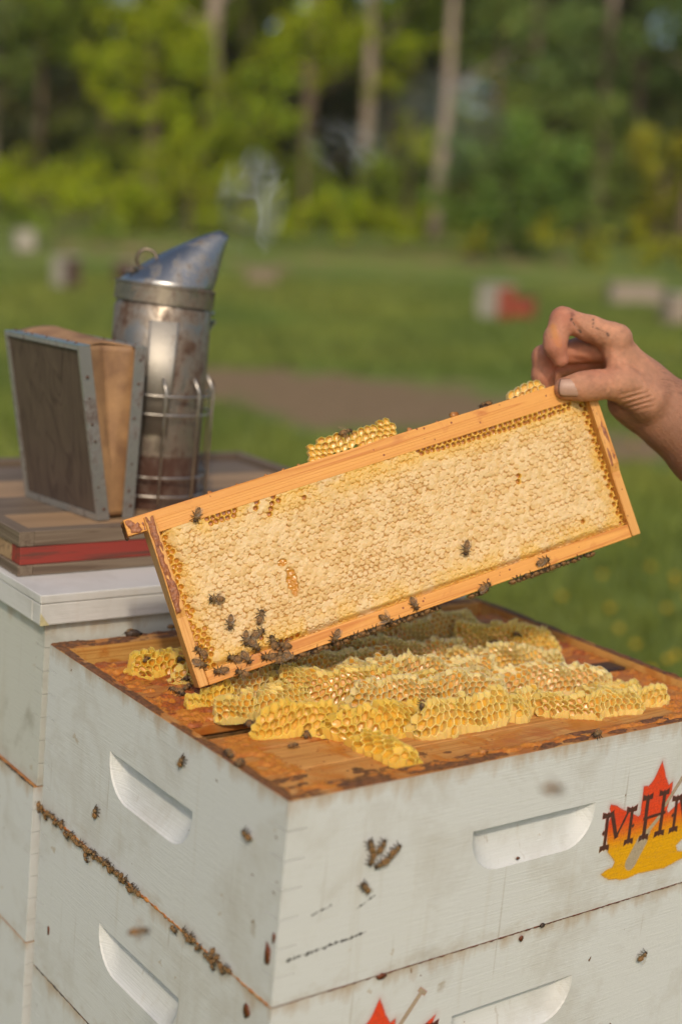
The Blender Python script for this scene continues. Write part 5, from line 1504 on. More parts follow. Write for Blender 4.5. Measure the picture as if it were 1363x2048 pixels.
# bright shield strip on the front of the can
a0, a1 = -2.50, -1.92
v = []; f = []
nk = 12
for i in range(nk + 1):
    a = a0 + (a1 - a0) * i / nk
    for z, s in ((0.088, 0.82), (0.214, 1.0)):
        aa = (a0 + a1) / 2 + (a - (a0 + a1) / 2) * s - (0.02 if z < 0.1 else 0)
        v.append((CXS + (CR + 0.0016) * math.cos(aa), (CR + 0.0016) * math.sin(aa), z))
for i in range(nk): f.append((2 * i, 2 * i + 2, 2 * i + 3, 2 * i + 1))
m = MB(); m.add(v, f); SHLD = m_metal('bright_shield', (0.50, 0.46, 0.40), 0.60, (0.25, 0.17, 0.12), 0.2)
o = m.build('shield_strip', SHLD, smk, True); md = o.modifiers.new('thick', 'SOLIDIFY'); md.thickness = 0.0012; md.offset = 1
# wire guard
GRR = CR + 0.0085
def ringpath(z, r, a0=0, a1=2 * math.pi, n=40): return [(CXS + r * math.cos(a0 + (a1 - a0) * k / n), r * math.sin(a0 + (a1 - a0) * k / n), z) for k in range(n + 1)]
for z in (0.0185, 0.040, 0.111, 0.132):
    m = MB(); m.tube(ringpath(z, GRR), 0.00125, 6, caps=False); m.build('guard_ring', WIRE, smk, True)
for k, a in enumerate((-2.10, -1.45, -0.92, -0.3, 0.35, 1.0, 1.65, 2.3)):
    c, s_ = math.cos(a), math.sin(a); r = GRR + 0.0022
    m = MB(); m.tube([(CXS + r * c, r * s_, 0.010), (CXS + r * c, r * s_, 0.131), (CXS + (r - 0.001) * c, (r - 0.001) * s_, 0.138), (CXS + (r - 0.006) * math.cos(a - 0.06), (r - 0.006) * math.sin(a - 0.06), 0.152)], 0.0016, 7)
    m.build('guard_wire', WIRE, smk, True)
m = MB(); m.tube([(CXS + GRR + 0.0125 - 0.011 * math.cos(2 * math.pi * k / 20), 0.004 * math.sin(2 * math.pi * k / 20), 0.134 + 0.011 * math.sin(2 * math.pi * k / 20)) for k in range(21)], 0.0015, 7, caps=False); m.build('hang_ring', DKWIRE, smk, True)
# bellows: two boards hinged at the bottom, leather between
BY0, BY1, BHt = -0.066, 0.066, 0.186
XB = 0.058          # inner board
def bboard(name, xb, xt, th, mat):
    m = MB(); m.hexa([(xb, BY0, 0.002), (xb + th, BY0, 0.002), (xb + th, BY1, 0.002), (xb, BY1, 0.002), (xt, BY0 + 0.001, BHt), (xt + th, BY0 + 0.001, BHt), (xt + th, BY1 - 0.001, BHt), (xt, BY1 - 0.001, BHt)])
    me = bevel_mesh(m.mesh(name, mat), 0.001); return obj(name, me, smk)
OB_B, OB_T = 0.022, -0.018      # outer board foot and head
bboard('bellows_board', OB_B, OB_T, 0.008, BELLB)
bboard('bellows_board', XB, XB + 0.002, 0.009, BELLB)
# leather skirt
v = []; f = []
nu, nvv = 24, 30
def skin_pt(side, u, t):
    xo = OB_B + 0.007 + (OB_T - OB_B) * t; xi = XB + 0.002 * t + 0.002
    x = xo + (xi - xo) * u
    z = 0.004 + (BHt - 0.003) * t
    fold = math.sin(math.pi * u) * (0.006 * t) + 0.016 * max(0, t - 0.25) * max(0, 1 - abs(u - 0.5) / (0.06 + 0.42 * max(0, t - 0.25)))
    y = (BY0 + 0.003 + fold) if side < 0 else (BY1 - 0.003 - fold)
    if side < 0: y -= 0.004 * math.exp(-((u - 0.5) / 0.2) ** 2) * max(0, t - 0.55) * 2
    return (x, y, z)
def patch(fn, a, b):
    o = len(v)
    for i in range(a + 1):
        for j in range(b + 1): v.append(fn(i / a, j / b))
    for i in range(a):
        for j in range(b):
            q = o + i * (b + 1) + j; f.append((q, q + b + 1, q + b + 2, q + 1))
patch(lambda u, t: skin_pt(-1, u, t), nu, nvv)
patch(lambda u, t: skin_pt(1, u, t), nu, nvv)
def top_pt(u, w_):
    a = skin_pt(-1, u, 1.0); b = skin_pt(1, u, 1.0)
    y = a[1] + (b[1] - a[1]) * w_
    z = a[2] + math.sin(math.pi * u) * (0.003 + 0.007 * w_)
    return (a[0], y, z)
patch(top_pt, nu, 10)
o = obj('bellows_leather', npmesh('bellows_leather', v, f, True, [LEATH]), smk)
md = o.modifiers.new('thick', 'SOLIDIFY'); md.thickness = 0.0016
# metal edging strips with nails
def strip(p0, p1, wdir, wdt, nrm, mat, nails=6, th=0.0012):
    p0, p1, wd, n_ = Vector(p0), Vector(p1), Vector(wdir).normalized() * wdt, Vector(nrm).normalized() * th
    m = MB(); m.hexa([p0, p1, p1 + wd, p0 + wd, p0 + n_, p1 + n_, p1 + wd + n_, p0 + wd + n_])
    bmx = m.mesh('edge_strip', mat)
    bm = bmesh.new(); bm.from_mesh(bmx); bmesh.ops.recalc_face_normals(bm, faces=bm.faces); bm.to_mesh(bmx); bm.free()
    s_ = obj('edge_strip', bmx, smk)
    for k in range(nails):
        t = (k + 0.5) / nails
        c = p0.lerp(p1, t) + wd * 0.5 + n_ * 1.05
        rr_ = random.Random(k * 7 + int(p0.x * 9e4) % 97); c += (p1 - p0).normalized() * rr_.uniform(-0.005, 0.005) + wd * rr_.uniform(-0.18, 0.18)
        if rr_.random() > 0.15: lump('nail', NAILM, c, (rr_.uniform(0.0010, 0.0019),) * 3, k, s_)
ye = BY0 - 0.0018
strip((OB_B - 0.0022, ye, 0.0015), (OB_T - 0.0022, ye + 0.001, BHt + 0.0016), (1, 0, 0.0), 0.0150, (0, -1, 0), STRIP, 8)
strip((XB - 0.006, ye, 0.0015), (XB - 0.004, ye + 0.001, BHt + 0.0016), (1, 0, 0.0), 0.0150, (0, -1, 0), STRIP, 8)
strip((OB_T - 0.0022, BY0 - 0.0018, BHt + 0.0014), (OB_T - 0.0022, BY1 + 0.001, BHt + 0.0014), (1, 0, 0.03), 0.0150, (0, 0, 1), BLUESTRIP, 7)
strip((XB - 0.004, BY0 - 0.0018, BHt + 0.0014), (XB - 0.004, BY1 + 0.001, BHt + 0.0014), (1, 0, 0), 0.0150, (0, 0, 1), STRIP, 7)
fx = Vector((OB_T - OB_B, 0, BHt)).normalized()
for (ya, yb) in ((BY1 - 0.004, BY1 + 0.0022), (BY0 - 0.0022, BY0 + 0.0012)):
    strip((OB_B - 0.0002, ya, 0.0015), (OB_T - 0.0002, ya, BHt + 0.001), (0, 1, 0), yb - ya, (-1, 0, -0.2), STRIP, 0, 0.0016)
strip((OB_B - 0.0012, BY0, 0.0012), (OB_B - 0.0012, BY1, 0.0012), (-0.21, 0, 1), 0.0075, (-1, 0, -0.2), STRIP, 0, 0.0014)
strip((OB_T - 0.0006, BY0, BHt - 0.0028), (OB_T - 0.0006, BY1, BHt - 0.0028), (0, 0, 1), 0.0042, (-1, 0, 0), STRIP, 0, 0.0014)
# bracket joining bellows and can
m = MB(); m.box(XB + 0.011, CXS - CR + 0.001, -0.012, 0.012, 0.030, 0.034); m.box(XB + 0.011, CXS - CR + 0.001, -0.012, 0.012, 0.110, 0.114); m.build('bracket', DKWIRE, smk)

# ------------------------------------------------------------------ smoke: thin drifting puffs
def smoke(label, loc, rad, dens, seed, rot=0.0, wisp=1.0):
    m = bpy.data.materials.new('smoke'); m.use_nodes = True
    t = m.node_tree; t.nodes.clear()
    out = t.nodes.new('ShaderNodeOutputMaterial'); vol = t.nodes.new('ShaderNodeVolumePrincipled')
    t.links.new(vol.outputs[0], out.inputs['Volume'])
    vol.inputs['Color'].default_value = (0.93, 0.94, 0.95, 1); vol.inputs['Anisotropy'].default_value = 0.2
    tc = t.nodes.new('ShaderNodeTexCoord')
    mp = t.nodes.new('ShaderNodeMapping'); mp.inputs['Location'].default_value = (seed * 3.1, seed * 1.7, seed); t.links.new(tc.outputs['Object'], mp.inputs[0])
    n1 = t.nodes.new('ShaderNodeTexNoise'); n1.inputs['Scale'].default_value = 1.0; n1.inputs['Detail'].default_value = 2; n1.inputs['Roughness'].default_value = 0.45; n1.inputs['Distortion'].default_value = 0.9
    t.links.new(mp.outputs[0], n1.inputs['Vector'])
    def mth(op, a, b):
        x = t.nodes.new('ShaderNodeMath'); x.operation = op
        for i, s_ in enumerate((a, b)):
            if isinstance(s_, (int, float)): x.inputs[i].default_value = s_
            else: t.links.new(s_, x.inputs[i])
        return x.outputs[0]
    # wisps: thin sheets where the noise crosses its middle value
    w_ = mth('ABSOLUTE', mth('SUBTRACT', n1.outputs['Fac'], 0.5), 0.0)
    sheet = mth('MAXIMUM', mth('SUBTRACT', 1.0, mth('MULTIPLY', w_, 15.0)), 0.0)
    soft = mth('MAXIMUM', mth('SUBTRACT', n1.outputs['Fac'], 0.52), 0.0)
    ln = t.nodes.new('ShaderNodeVectorMath'); ln.operation = 'LENGTH'; t.links.new(tc.outputs['Object'], ln.inputs[0])
    fall = mth('MAXIMUM', mth('SUBTRACT', 1.0, mth('POWER', ln.outputs['Value'], 2.5)), 0.0)
    dn = mth('MULTIPLY', mth('MULTIPLY', mth('ADD', mth('MULTIPLY', sheet, wisp), mth('MULTIPLY', soft, 2.2)), fall), dens)
    t.links.new(dn, vol.inputs['Density'])
    bm = bmesh.new(); bmesh.ops.create_icosphere(bm, subdivisions=3, radius=1.0)
    me = bpy.data.meshes.new('smoke'); bm.to_mesh(me); bm.free(); me.materials.append(m)
    o = obj('smoke', me, None, Matrix.Translation(loc) @ Matrix.Rotation(rot, 4, 'Z') @ Matrix.Diagonal((*rad, 1)))
    tag(o, label, 'smoke', kind='stuff')
def campt(px, py, z): return CAM + (RT * ((px - 681.5) / 2844) + UP * ((1024 - py) / 2844) + FW) * z
smoke('pale smoke puff rising from the smoker spout', campt(505, 405, 1.58), (0.052, 0.04, 0.066), 26.0, 1, 0.3, 0.8)
smoke('thin smoke wisp drifting right of the first puff', campt(690, 290, 1.75), (0.065, 0.05, 0.040), 11.0, 2, 0.2, 0.7)
smoke('faint spreading smoke above the held frame', campt(880, 240, 2.0), (0.14, 0.10, 0.10), 5.0, 3, 0.2, 0.12)

# ------------------------------------------------------------------ bees
def bee_meshes():
    ax = [(-7.2, .15, .15, 1.9), (-6.8, .75, .7, 2.0), (-6.0, 1.45, 1.3, 2.15), (-5.0, 2.0, 1.8, 2.35), (-4.0, 2.3, 2.1, 2.5), (-3.0, 2.42, 2.2, 2.6), (-2.0, 2.35, 2.15, 2.7), (-1.0, 2.0, 1.85, 2.8), (-0.3, 1.3, 1.2, 2.9), (0.05, .6, .6, 2.95), (0.3, .85, .8, 3.0),
          (0.8, 1.6, 1.5, 3.1), (1.6, 2.05, 1.95, 3.2), (2.4, 2.1, 2.0, 3.15), (3.2, 1.75, 1.65, 3.0), (3.75, 1.0, 1.0, 2.8), (3.95, .7, .75, 2.7), (4.15, 1.2, 1.1, 2.65), (4.6, 1.85, 1.5, 2.5), (5.1, 1.9, 1.55, 2.35), (5.55, 1.5, 1.35, 2.15), (5.9, .9, 1.0, 1.95), (6.1, .2, .3, 1.85)]
    # refine the abdomen so that its bands are crisp
    A = np.array(ax); xs = np.concatenate([np.linspace(-7.2, -0.3, 34), A[9:, 0]])
    Rr = [np.interp(xs, A[:, 0], A[:, k]) for k in (1, 2, 3)]
    seg = 14
    v = []; c = []; f = []
    g = random.Random(2)
    for i, x in enumerate(xs):
        ab = x < 0.0
        for k in range(seg):
            a = 2 * math.pi * k / seg
            fz = 1.0
            if 0.7 < x < 3.4: fz = 1 + g.uniform(-0.07, 0.09)
            step = 1.0
            if ab: step = 1 + 0.03 * (((x + 7.2) / 1.15) % 1.0)
            v.append((x, Rr[0][i] * math.cos(a) * fz * step, Rr[2][i] + Rr[1][i] * math.sin(a) * fz * step))
            if ab:
                t = ((x + 7.2) / 1.15) % 1.0
                low = math.sin(a) < -0.25
                col = (0.05, 0.022, 0.010) if t < 0.45 else ((0.38, 0.25, 0.11) if t > 0.78 else (0.30, 0.12, 0.025))
                if x < -5.4: col = (0.045, 0.028, 0.018) if t < 0.75 else (0.26, 0.17, 0.08)
                if low: col = tuple(0.6 * q + 0.4 * w_ for q, w_ in zip(col, (0.12, 0.07, 0.03)))
            elif x < 3.8: col = (0.16, 0.095, 0.04) if g.random() < 0.65 else (0.12, 0.07, 0.032)
            else: col = (0.035, 0.024, 0.018)
            if x > 4.3 and abs(math.cos(a)) > 0.8: col = (0.012, 0.009, 0.008)
            c.append(col)
    n = len(xs)
    f = [(i * seg + k, i * seg + (k + 1) % seg, (i + 1) * seg + (k + 1) % seg, (i + 1) * seg + k) for i in range(n - 1) for k in range(seg)]
    f += [tuple(range(seg - 1, -1, -1)), tuple((n - 1) * seg + k for k in range(seg))]
    me = npmesh('bee', np.array(v) * 1e-3, f, True, [BEEM]); color_attr(me, 'Col', np.array(c))
    def wing(side, spread):
        v = []; f = []
        out = [(0, 0), (1.5, 1.0), (4.0, 1.75), (6.5, 1.85), (8.4, 1.2), (9.0, 0.1), (8.2, -0.9), (6.0, -1.35), (4.5, -1.2), (4.2, -1.6), (5.6, -2.3), (5.2, -2.9), (3.6, -2.7), (2.0, -1.7), (0.6, -0.6)]
        ca, sa = math.cos(spread), math.sin(spread)
        for (l, w_) in out:
            x = 1.9 - l * ca - (-w_) * sa * 0.0 - w_ * 0.0
            dx, dy = -l * ca + (w_) * sa, l * sa + w_ * ca
            v.append((1.9 + dx, side * (1.1 + dy), 4.9 - 0.10 * l + 0.25 * math.sin(w_ * 1.3)))
        nn_ = len(v)
        v2 = v + [(a, b, z - 0.05) for a, b, z in v]
        f = [tuple(range(nn_)), tuple(range(2 * nn_ - 1, nn_ - 1, -1))] + [(i, i + nn_, (i + 1) % nn_ + nn_, (i + 1) % nn_) for i in range(nn_)]
        return npmesh('wing', np.array(v2) * 1e-3, f, False, [WINGM])
    def leg(side, x0, reach, back):
        m = MB()
        p0 = (x0, side * 1.2, 2.2); p1 = (x0 + back * 0.45, side * (reach * 0.62), 3.1); p2 = (x0 + back, side * reach, 1.0); p3 = (x0 + back * 1.35, side * (reach + 0.7), 0.1); p4 = (x0 + back * 1.5, side * (reach + 1.6), 0.05)
        m.tube([p0, p1, p2, p3, p4], [.34, .36, .38, .24, .16], 5)
        m.v = [tuple(q * 1e-3 for q in p) for p in m.v]
        return m.mesh('leg', LEGM)
    def ant(side):
        m = MB(); m.tube([(5.6, side * .5, 2.7), (6.5, side * 1.0, 3.2), (7.6, side * 1.7, 2.5)], [.13, .12, .09], 4); m.v = [tuple(q * 1e-3 for q in p) for p in m.v]
        return m.mesh('antenna', LEGM)
    legs = [leg(s, x, r, b) for s in (-1, 1) for x, r, b in ((3.0, 2.9, 1.9), (2.0, 3.4, -0.2), (1.2, 3.3, -2.6))]
    return me, {'folded': (wing(-1, 0.10), wing(1, 0.10)), 'spread': (wing(-1, 0.62), wing(1, 0.62)), 'flight': (wing(-1, 1.25), wing(1, 1.25))}, legs, [ant(-1), ant(1)]
m = Mat('bee_body'); nz = m.noise(m.obj, 2600, 2)
m.set(Base_Color=m.mix(m.math('MULTIPLY', nz, 0.35), m.attr('Col'), (0.24, 0.14, 0.05)), Roughness=0.6, Specular_IOR_Level=0.3); m.bump(nz, 0.4, 0.0004); BEEM = m.m
LEGM = m_plain('bee_leg', (0.035, 0.02, 0.012), 0.45)
m = Mat('bee_wing'); m.set(Base_Color=(0.26, 0.17, 0.09), Roughness=0.35, Alpha=0.16); WINGM = m.m
BEE, WINGS, LEGS, ANTS = bee_meshes()
def bee(label, group, p, n, h, s=1.0, wings='folded', detail=2, lift=0.0):
    n = Vector(n).normalized(); h = Vector(h); h = (h - n * h.dot(n)).normalized(); y = n.cross(h)
    p = Vector(p) + n * lift
    M_ = Matrix(((h.x, y.x, n.x, p.x), (h.y, y.y, n.y, p.y), (h.z, y.z, n.z, p.z), (0, 0, 0, 1))) @ Matrix.Diagonal((s * 1.12, s * 1.12, s * 1.12, 1))
    o = bpy.data.objects.new('honey_bee', BEE); COL.objects.link(o); o.matrix_world = M_
    tag(o, label, 'bee', group)
    for w_ in WINGS[wings]: COL.objects.link(k := bpy.data.objects.new('wing', w_)); k.parent = o
    if detail > 0:
        for l in LEGS: COL.objects.link(k := bpy.data.objects.new('leg', l)); k.parent = o
    if detail > 1:
        for l in ANTS: COL.objects.link(k := bpy.data.objects.new('antenna', l)); k.parent = o
    return o
ONES = ['', 'first', 'second', 'third', 'fourth', 'fifth', 'sixth', 'seventh', 'eighth', 'ninth', 'tenth', 'eleventh', 'twelfth', 'thirteenth', 'fourteenth', 'fifteenth', 'sixteenth', 'seventeenth', 'eighteenth', 'nineteenth', 'twentieth']
def nth(k): return ONES[k] if k <= 20 else ('twenty-' + ONES[k - 20] if k < 30 else 'thirtieth')
F3 = FM.to_3x3()
fx_, fy_, fz_ = F3.col[0], F3.col[1], F3.col[2]
def fp(x, y, z): return FM @ Vector((x, y, z))
def hdg(deg): a = math.radians(deg); return fx_ * math.cos(a) + fz_ * math.sin(a)
GBF = 'bees on the held frame'
combb = [((0.0455, 0.1436, -126.7), 'bee at the top left of the held comb, overlapping the top bar'),
         ((0.0388, 0.0677, 161.7), 'lone bee facing left on the left part of the held comb'),
         ((0.0441, 0.044, -112.3), 'bee heading downwards below the lone left facing bee on the comb'),
         ((0.0715, 0.0405, 56.3), 'bee heading up on the comb, just above the pair near the bottom bar'),
         ((0.0529, 0.0261, -108.5), 'left bee of the close pair above the bottom bar'),
         ((0.0647, 0.0273, 9.2), 'right bee of the close pair above the bottom bar, facing right'),
         ((0.0583, 0.0182, -66), 'bee just below the close pair above the bottom bar'),
         ((0.0113, 0.0285, 128), 'upper bee by the left end bar near the lower left comb corner'),
         ((0.0071, 0.0188, -41.8), 'lower bee crossing the left end bar near its foot'),
         ((0.075, 0.0153, 87.7), 'bee facing up at the top of the knot on the bottom bar'),
         ((0.0837, 0.0096, 149.4), 'bee facing left at the top right of the knot on the bottom bar'),
         ((0.0375, 0.0127, 148.3), 'left bee of the two on comb edge and bottom bar near the left corner'),
         ((0.048, 0.010, -71.2), 'right bee of the two on comb edge and bottom bar near the left corner'),
         ((0.2756, 0.0388, -117.3), 'single bee on the lower right part of the held comb')]
for k, ((x, z, a), lb) in enumerate(combb):
    yy = 0.0030 if z > 0.016 else 0.0034
    bee(lb, GBF, fp(x, yy, z), -fy_, hdg(a), 0.92 + 0.08 * random.random(), 'spread' if k in (1, 10) else 'folded', 2, 0.0002)
barb = [((0.0228, 0.0066, 172.1), 'leftmost bee on the bottom bar of the held frame'),
        ((0.0672, 0.0044, 168.5), 'left facing bee at the left side of the knot on the bottom bar'),
        ((0.0768, 0.0016, 63.6), 'bee with upright wings in the knot on the bottom bar'),
        ((0.0402, -0.0016, 142.9), 'bee with half open wings at the lower edge of the bottom bar'),
        ((0.0856, -0.0018, -40.9), 'bee facing down at the right of the knot on the bottom bar'),
        ((0.0803, -0.0020, -154.5), 'bee at the bottom of the knot on the bottom bar'),
        ((0.1312, 0.0015, -134.3), 'bee standing upright on the bottom bar, left of its middle'),
        ((0.1811, 0.0010, -45.9), 'bee on the middle of the bottom bar, facing down right'),
        ((0.2113, 0.0058, -81.3), 'bee facing down on the bottom bar right of the middle'),
        ((0.3447, 0.0037, 3.6), 'bee on the bottom bar above the right hand cluster'),
        ((0.2813, -0.0010, 13.6), 'bee on the bottom bar halfway between the middle and the right cluster')]
for k, ((x, z, a), lb) in enumerate(barb):
    bee(lb, GBF, fp(x, 0.0040, z), -fy_, hdg(a), 0.93 + 0.08 * random.random(), 'spread' if k in (3, 7) else 'folded', 2)
for k, (x, s) in enumerate([(0.0925, -1), (0.1013, 1), (0.112, -1), (0.1235, 1), (0.134, 1), (0.1442, 1), (0.1512, -1), (0.1595, 1), (0.1698, -1), (0.180, 1), (0.1915, 1), (0.2005, -1), (0.2088, 1), (0.2195, -1), (0.231, 1), (0.2716, 1), (0.2799, -1), (0.3142, 1), (0.321, -1), (0.3294, 1), (0.334, -1), (0.339, 1), (0.3425, 1), (0.347, -1), (0.350, -1), (0.3579, 1), (0.369, 1), (0.3812, 1), (0.3946, -1)]):
    y = 0.006 + 0.010 * random.random()
    hh = fx_ * s * (0.9 + 0.1 * random.random()) + fy_ * random.uniform(-0.7, 0.7)
    nrm = -fz_ - fy_ * random.uniform(0.0, 0.8)
    bee(nth(k + 1) + ' bee from the left in the row hanging under the bottom bar', 'bees hanging under the bottom bar', fp(x, 0.0045 + y * 0.4, -0.0027), nrm, hh, 0.88 + 0.12 * random.random(), random.choice(['folded', 'folded', 'spread']), 1)
bee('bee climbing over the burr comb on top of the held frame', GBF, fp(0.2016, 0.0065, 0.1745), fz_ * 0.6 - fy_ * 0.8, fx_ * 1.0 - fz_ * 0.05, 0.95, 'spread', 2, -0.001)
bee('bee on the top bar of the held frame between the lump and the hand', GBF, fp(0.3435, 0.013, 0.1592), fz_, -fx_, 0.95, 'folded', 2)

def drop(x, y):
    best = None
    for t_ in BURR_BVH:
        h_ = t_.ray_cast(Vector((x, y, 0.2)), Vector((0, 0, -1)))
        if h_[0] is not None and (best is None or h_[0].z > best[0].z): best = (h_[0], h_[1])
    if best is None: return Vector((x, y, BARZ + 0.0008)), Vector((0, 0, 1))
    return best
GBB = 'bees on the open hive'
topb = [((0.3853, 0.1579, -111), 'bee on the pale burr comb right of the honey pool'),
        ((0.3145, 0.1374, 30), 'bee on the honey filled comb in the middle right of the box'),
        ((0.4425, 0.2625, -165), 'dark bee furthest back on the rear burr comb'),
        ((0.4463, 0.2317, 21), 'rightmost of the three dark bees on the rear burr comb'),
        ((0.4176, 0.2365, 160), 'left front one of the three dark bees on the rear burr comb'),
        ((0.2387, 0.0983, 104), 'bee between the plump front comb and the crested comb'),
        ((0.1924, 0.086, -109), 'dark bee at the left end of the plump front comb'),
        ((0.141, 0.1345, 85), 'upper of two bees on the yellow comb left of centre'),
        ((0.1362, 0.1213, -104), 'lower of two bees on the yellow comb left of centre'),
        ((0.100, 0.1200, 49), 'dark bee head down in the front left yellow comb'),
        ((0.0688, 0.1608, 57), 'dark bee at the left end of the dark gap'),
        ((0.0772, 0.1613, 39), 'dark bee right beside another at the dark gap'),
        ((0.0762, 0.1048, 2), 'tiny bee on the bare front top bar'),
        ((0.0544, 0.3146, 44), 'bee on the stained wood beside the left rear comb'),
        ((0.0846, 0.3044, -120), 'upper bee behind the left foot of the held frame'),
        ((0.0724, 0.275, -112), 'middle bee behind the left foot of the held frame'),
        ((0.0675, 0.2624, 35), 'right bee of the huddle left of the frame foot'),
        ((0.0523, 0.2596, 109), 'left bee of the huddle left of the frame foot'),
        ((0.055, 0.2527, -96), 'lowest bee of the huddle left of the frame foot')]
for k, ((x, y, a), lb) in enumerate(topb):
    p, n = drop(x, y)
    a = math.radians(a)
    n = (Vector(n) + Vector((0, 0, 0.8))).normalized()
    bee(lb, GBB, p, n, (math.cos(a), math.sin(a), 0), 0.7 if k == 12 else 0.93, 'spread' if k in (8, 17) else 'folded', 2)
for (x, y, z, a), lb in [((0.0863, 0.4085, 0.0008, -155), 'bee on the rear rim of the open box beside the rear hive'), ((0.136, 0.4070, 0.0008, -36), 'dark bee on the rear rim close to the held frame'),
                         ((0.0035, 0.0738, 0.0006, 45), 'bee on the left rim near the front corner'), ((0.006, 0.0936, 0.0006, 77), 'dark bee on the left rim just behind the front corner one'),
                         ((0.3289, 0.0035, 0.0006, -160), 'bee at the front rim of the open box near the hand hold')]:
    a = math.radians(a); bee(lb, GBB, (x, y, z), (0, -0.25 if y < 0.02 else 0, 1), (math.cos(a), math.sin(a), 0), 0.93, 'folded', 2)
GBW = 'bees on the outside of the hive'
for (y, z, a), lb in [((0.1502, -0.024, 63), 'bee on the left wall above the hand hold near the rim'), ((0.2922, -0.1261, 79), 'bee low on the left wall at the back, above the seam of bees'),
                      ((0.0482, -0.0462, 168), 'bee on the left wall near the front corner')]:
    a = math.radians(a); bee(lb, GBW, (-0.0002, y, z), (-1, 0, 0), (0, -math.cos(a), math.sin(a)), 0.9, 'folded', 2)
for (x, z, a), lb in [((0.0805, -0.0507, 110), 'top left bee of the cluster on the front wall'), ((0.0913, -0.0530, 59), 'top middle bee of the cluster on the front wall'), ((0.0826, -0.0615, -106), 'left lower bee of the cluster on the front wall'),
                      ((0.0923, -0.0678, -162), 'lowest bee of the cluster on the front wall'), ((0.0995, -0.0645, 35), 'right lower bee of the cluster on the front wall'), ((0.1058, -0.0590, 35), 'rightmost bee of the cluster on the front wall'),
                      ((0.0791, -0.0853, 129), 'single bee below the cluster on the front wall'), ((0.4273, -0.2327, 34), 'sharp bee alone on the second box at the right')]:
    a = math.radians(a); bee(lb, GBW, (x, -0.0002, z), (0, -1, 0), (math.cos(a), 0, math.sin(a)), 0.9, 'spread' if x > 0.4 else 'folded', 2)
g = random.Random(77)
ys = [0.409 - 0.0074 * k + g.uniform(-0.001, 0.001) for k in range(28)]
for k, y in enumerate(ys):
    z = -0.1682 + g.uniform(-0.003, 0.003)
    a = g.uniform(0, 6.28)
    bee(nth(k + 1) + ' bee from the rear corner in the packed row along the left seam', 'bees packed along the seam', (-0.0004, y, z), (-1, g.uniform(-0.4, 0.4), g.uniform(-0.4, 0.4)), (0.25, math.cos(a), math.sin(a)), 0.68 + 0.14 * g.random(), 'folded', 1)
for k, (y, z) in enumerate([(0.305, -0.176), (0.262, -0.1655), (0.1435, -0.1715), (0.125, -0.165), (0.118, -0.1690), (0.1133, -0.1640), (0.104, -0.1690), (0.0900, -0.1690), (0.084, -0.1640), (0.077, -0.1660), (0.081, -0.1720), (0.0685, -0.1690), (0.060, -0.1655)]):
    a = g.uniform(0, 6.28)
    bee((nth(14 - k - 1) + ' bee back from the front corner in the loose row along the left seam') if k > 1 else ('bee straying just below the packed row at the seam', 'bee straying just above the packed row at the seam')[k], 'bees scattered along the seam', (-0.0004, y, z), (-1, g.uniform(-0.3, 0.3), g.uniform(-0.3, 0.3)), (0.1, math.cos(a), math.sin(a)), 0.74, 'folded', 1)
bee('bee flying close in front of the left wall low down', 'flying bees', (-0.139, -0.034, -0.056), (-0.3, -0.3, 0.9), (0.3, -0.5, 0.7), 1.0, 'flight', 2)
bee('bee flying close to the viewer above the front hand hold', 'flying bees', campt(1104, 1583, 0.78), (-0.2, -0.3, 0.9), (0.7, -0.4, 0.2), 0.85, 'flight', 2)

# ------------------------------------------------------------------ propolis lumps, wax crumbs and stains on the boxes
def crumb(label, mat, loc, s, seed):
    o = lump('propolis_lump', mat, loc, s, seed); tag(o, label, 'propolis', 'propolis bits on the hive'); return o
crumb('red brown propolis lump on the front corner edge above the seam', PROPOLIS, (-0.0005, 0.010, -0.128), (0.0014, 0.0038, 0.0085), 3)
crumb('small red brown propolis drop on the front corner edge', PROPOLIS, (-0.0003, 0.0045, -0.112), (0.0010, 0.0020, 0.0042), 4)
crumb('red brown propolis splash on the second box near the front corner', PROPOLIS, (-0.0003, 0.032, -0.187), (0.0012, 0.0042, 0.0060), 5)
crumb('red propolis lump in the front seam left of the hand hold', PROPOLIS, (0.106, -0.0008, -0.1690), (0.0050, 0.0016, 0.0024), 6)
crumb('dark lump in the front seam below the front hand hold', DARKPROP, (0.286, -0.0008, -0.1676), (0.0028, 0.0018, 0.0022), 7)
crumb('orange red crumb just below the front seam', PROPOLIS, (0.262, -0.0006, -0.1745), (0.0022, 0.0010, 0.0030), 8)
crumb('dark chip on the left wall of the second box at the back', PROPOLIS, (-0.0004, 0.378, -0.285), (0.0008, 0.0022, 0.0050), 9)
crumb('tiny red crumb inside the front hand hold', PROPOLIS, (0.247, 0.0010, -0.0965), (0.0022, 0.0012, 0.0012), 10)
crumb('orange propolis lump on the front rim right of the yellow comb', AMBERPROP, (0.205, 0.015, 0.0010), (0.0042, 0.003, 0.0026), 11)
crumb('wrinkled brown wax lump on the rear rim against the rear hive', DARKPROP, (0.088, 0.405, 0.002), (0.008, 0.005, 0.0045), 19)
flat = lambda z: (lambda u, v, h: np.c_[u, v, z + h])
BROWNC = m_plain('brown_crust', (0.22, 0.085, 0.025), 0.5, 0, 0.6, 180, 0.8, c2=(0.075, 0.035, 0.018))
REDC = m_plain('red_crust', (0.40, 0.11, 0.016), 0.36, 0, 0.5, 160, 0.8, c2=(0.22, 0.05, 0.012))
ORANGEC = m_plain('orange_crust', (0.52, 0.20, 0.028), 0.36, 0, 0.4, 160, 0.8, c2=(0.38, 0.11, 0.016))
crust('propolis_crust', 0.0002, 0.0094, 0.0, BW, 0.40, 0.0013, BROWNC, 41, flat(0.0001), 150, 60, 0.0008, 0.0016, None, 'dark flaky propolis along the left rim of the open box')
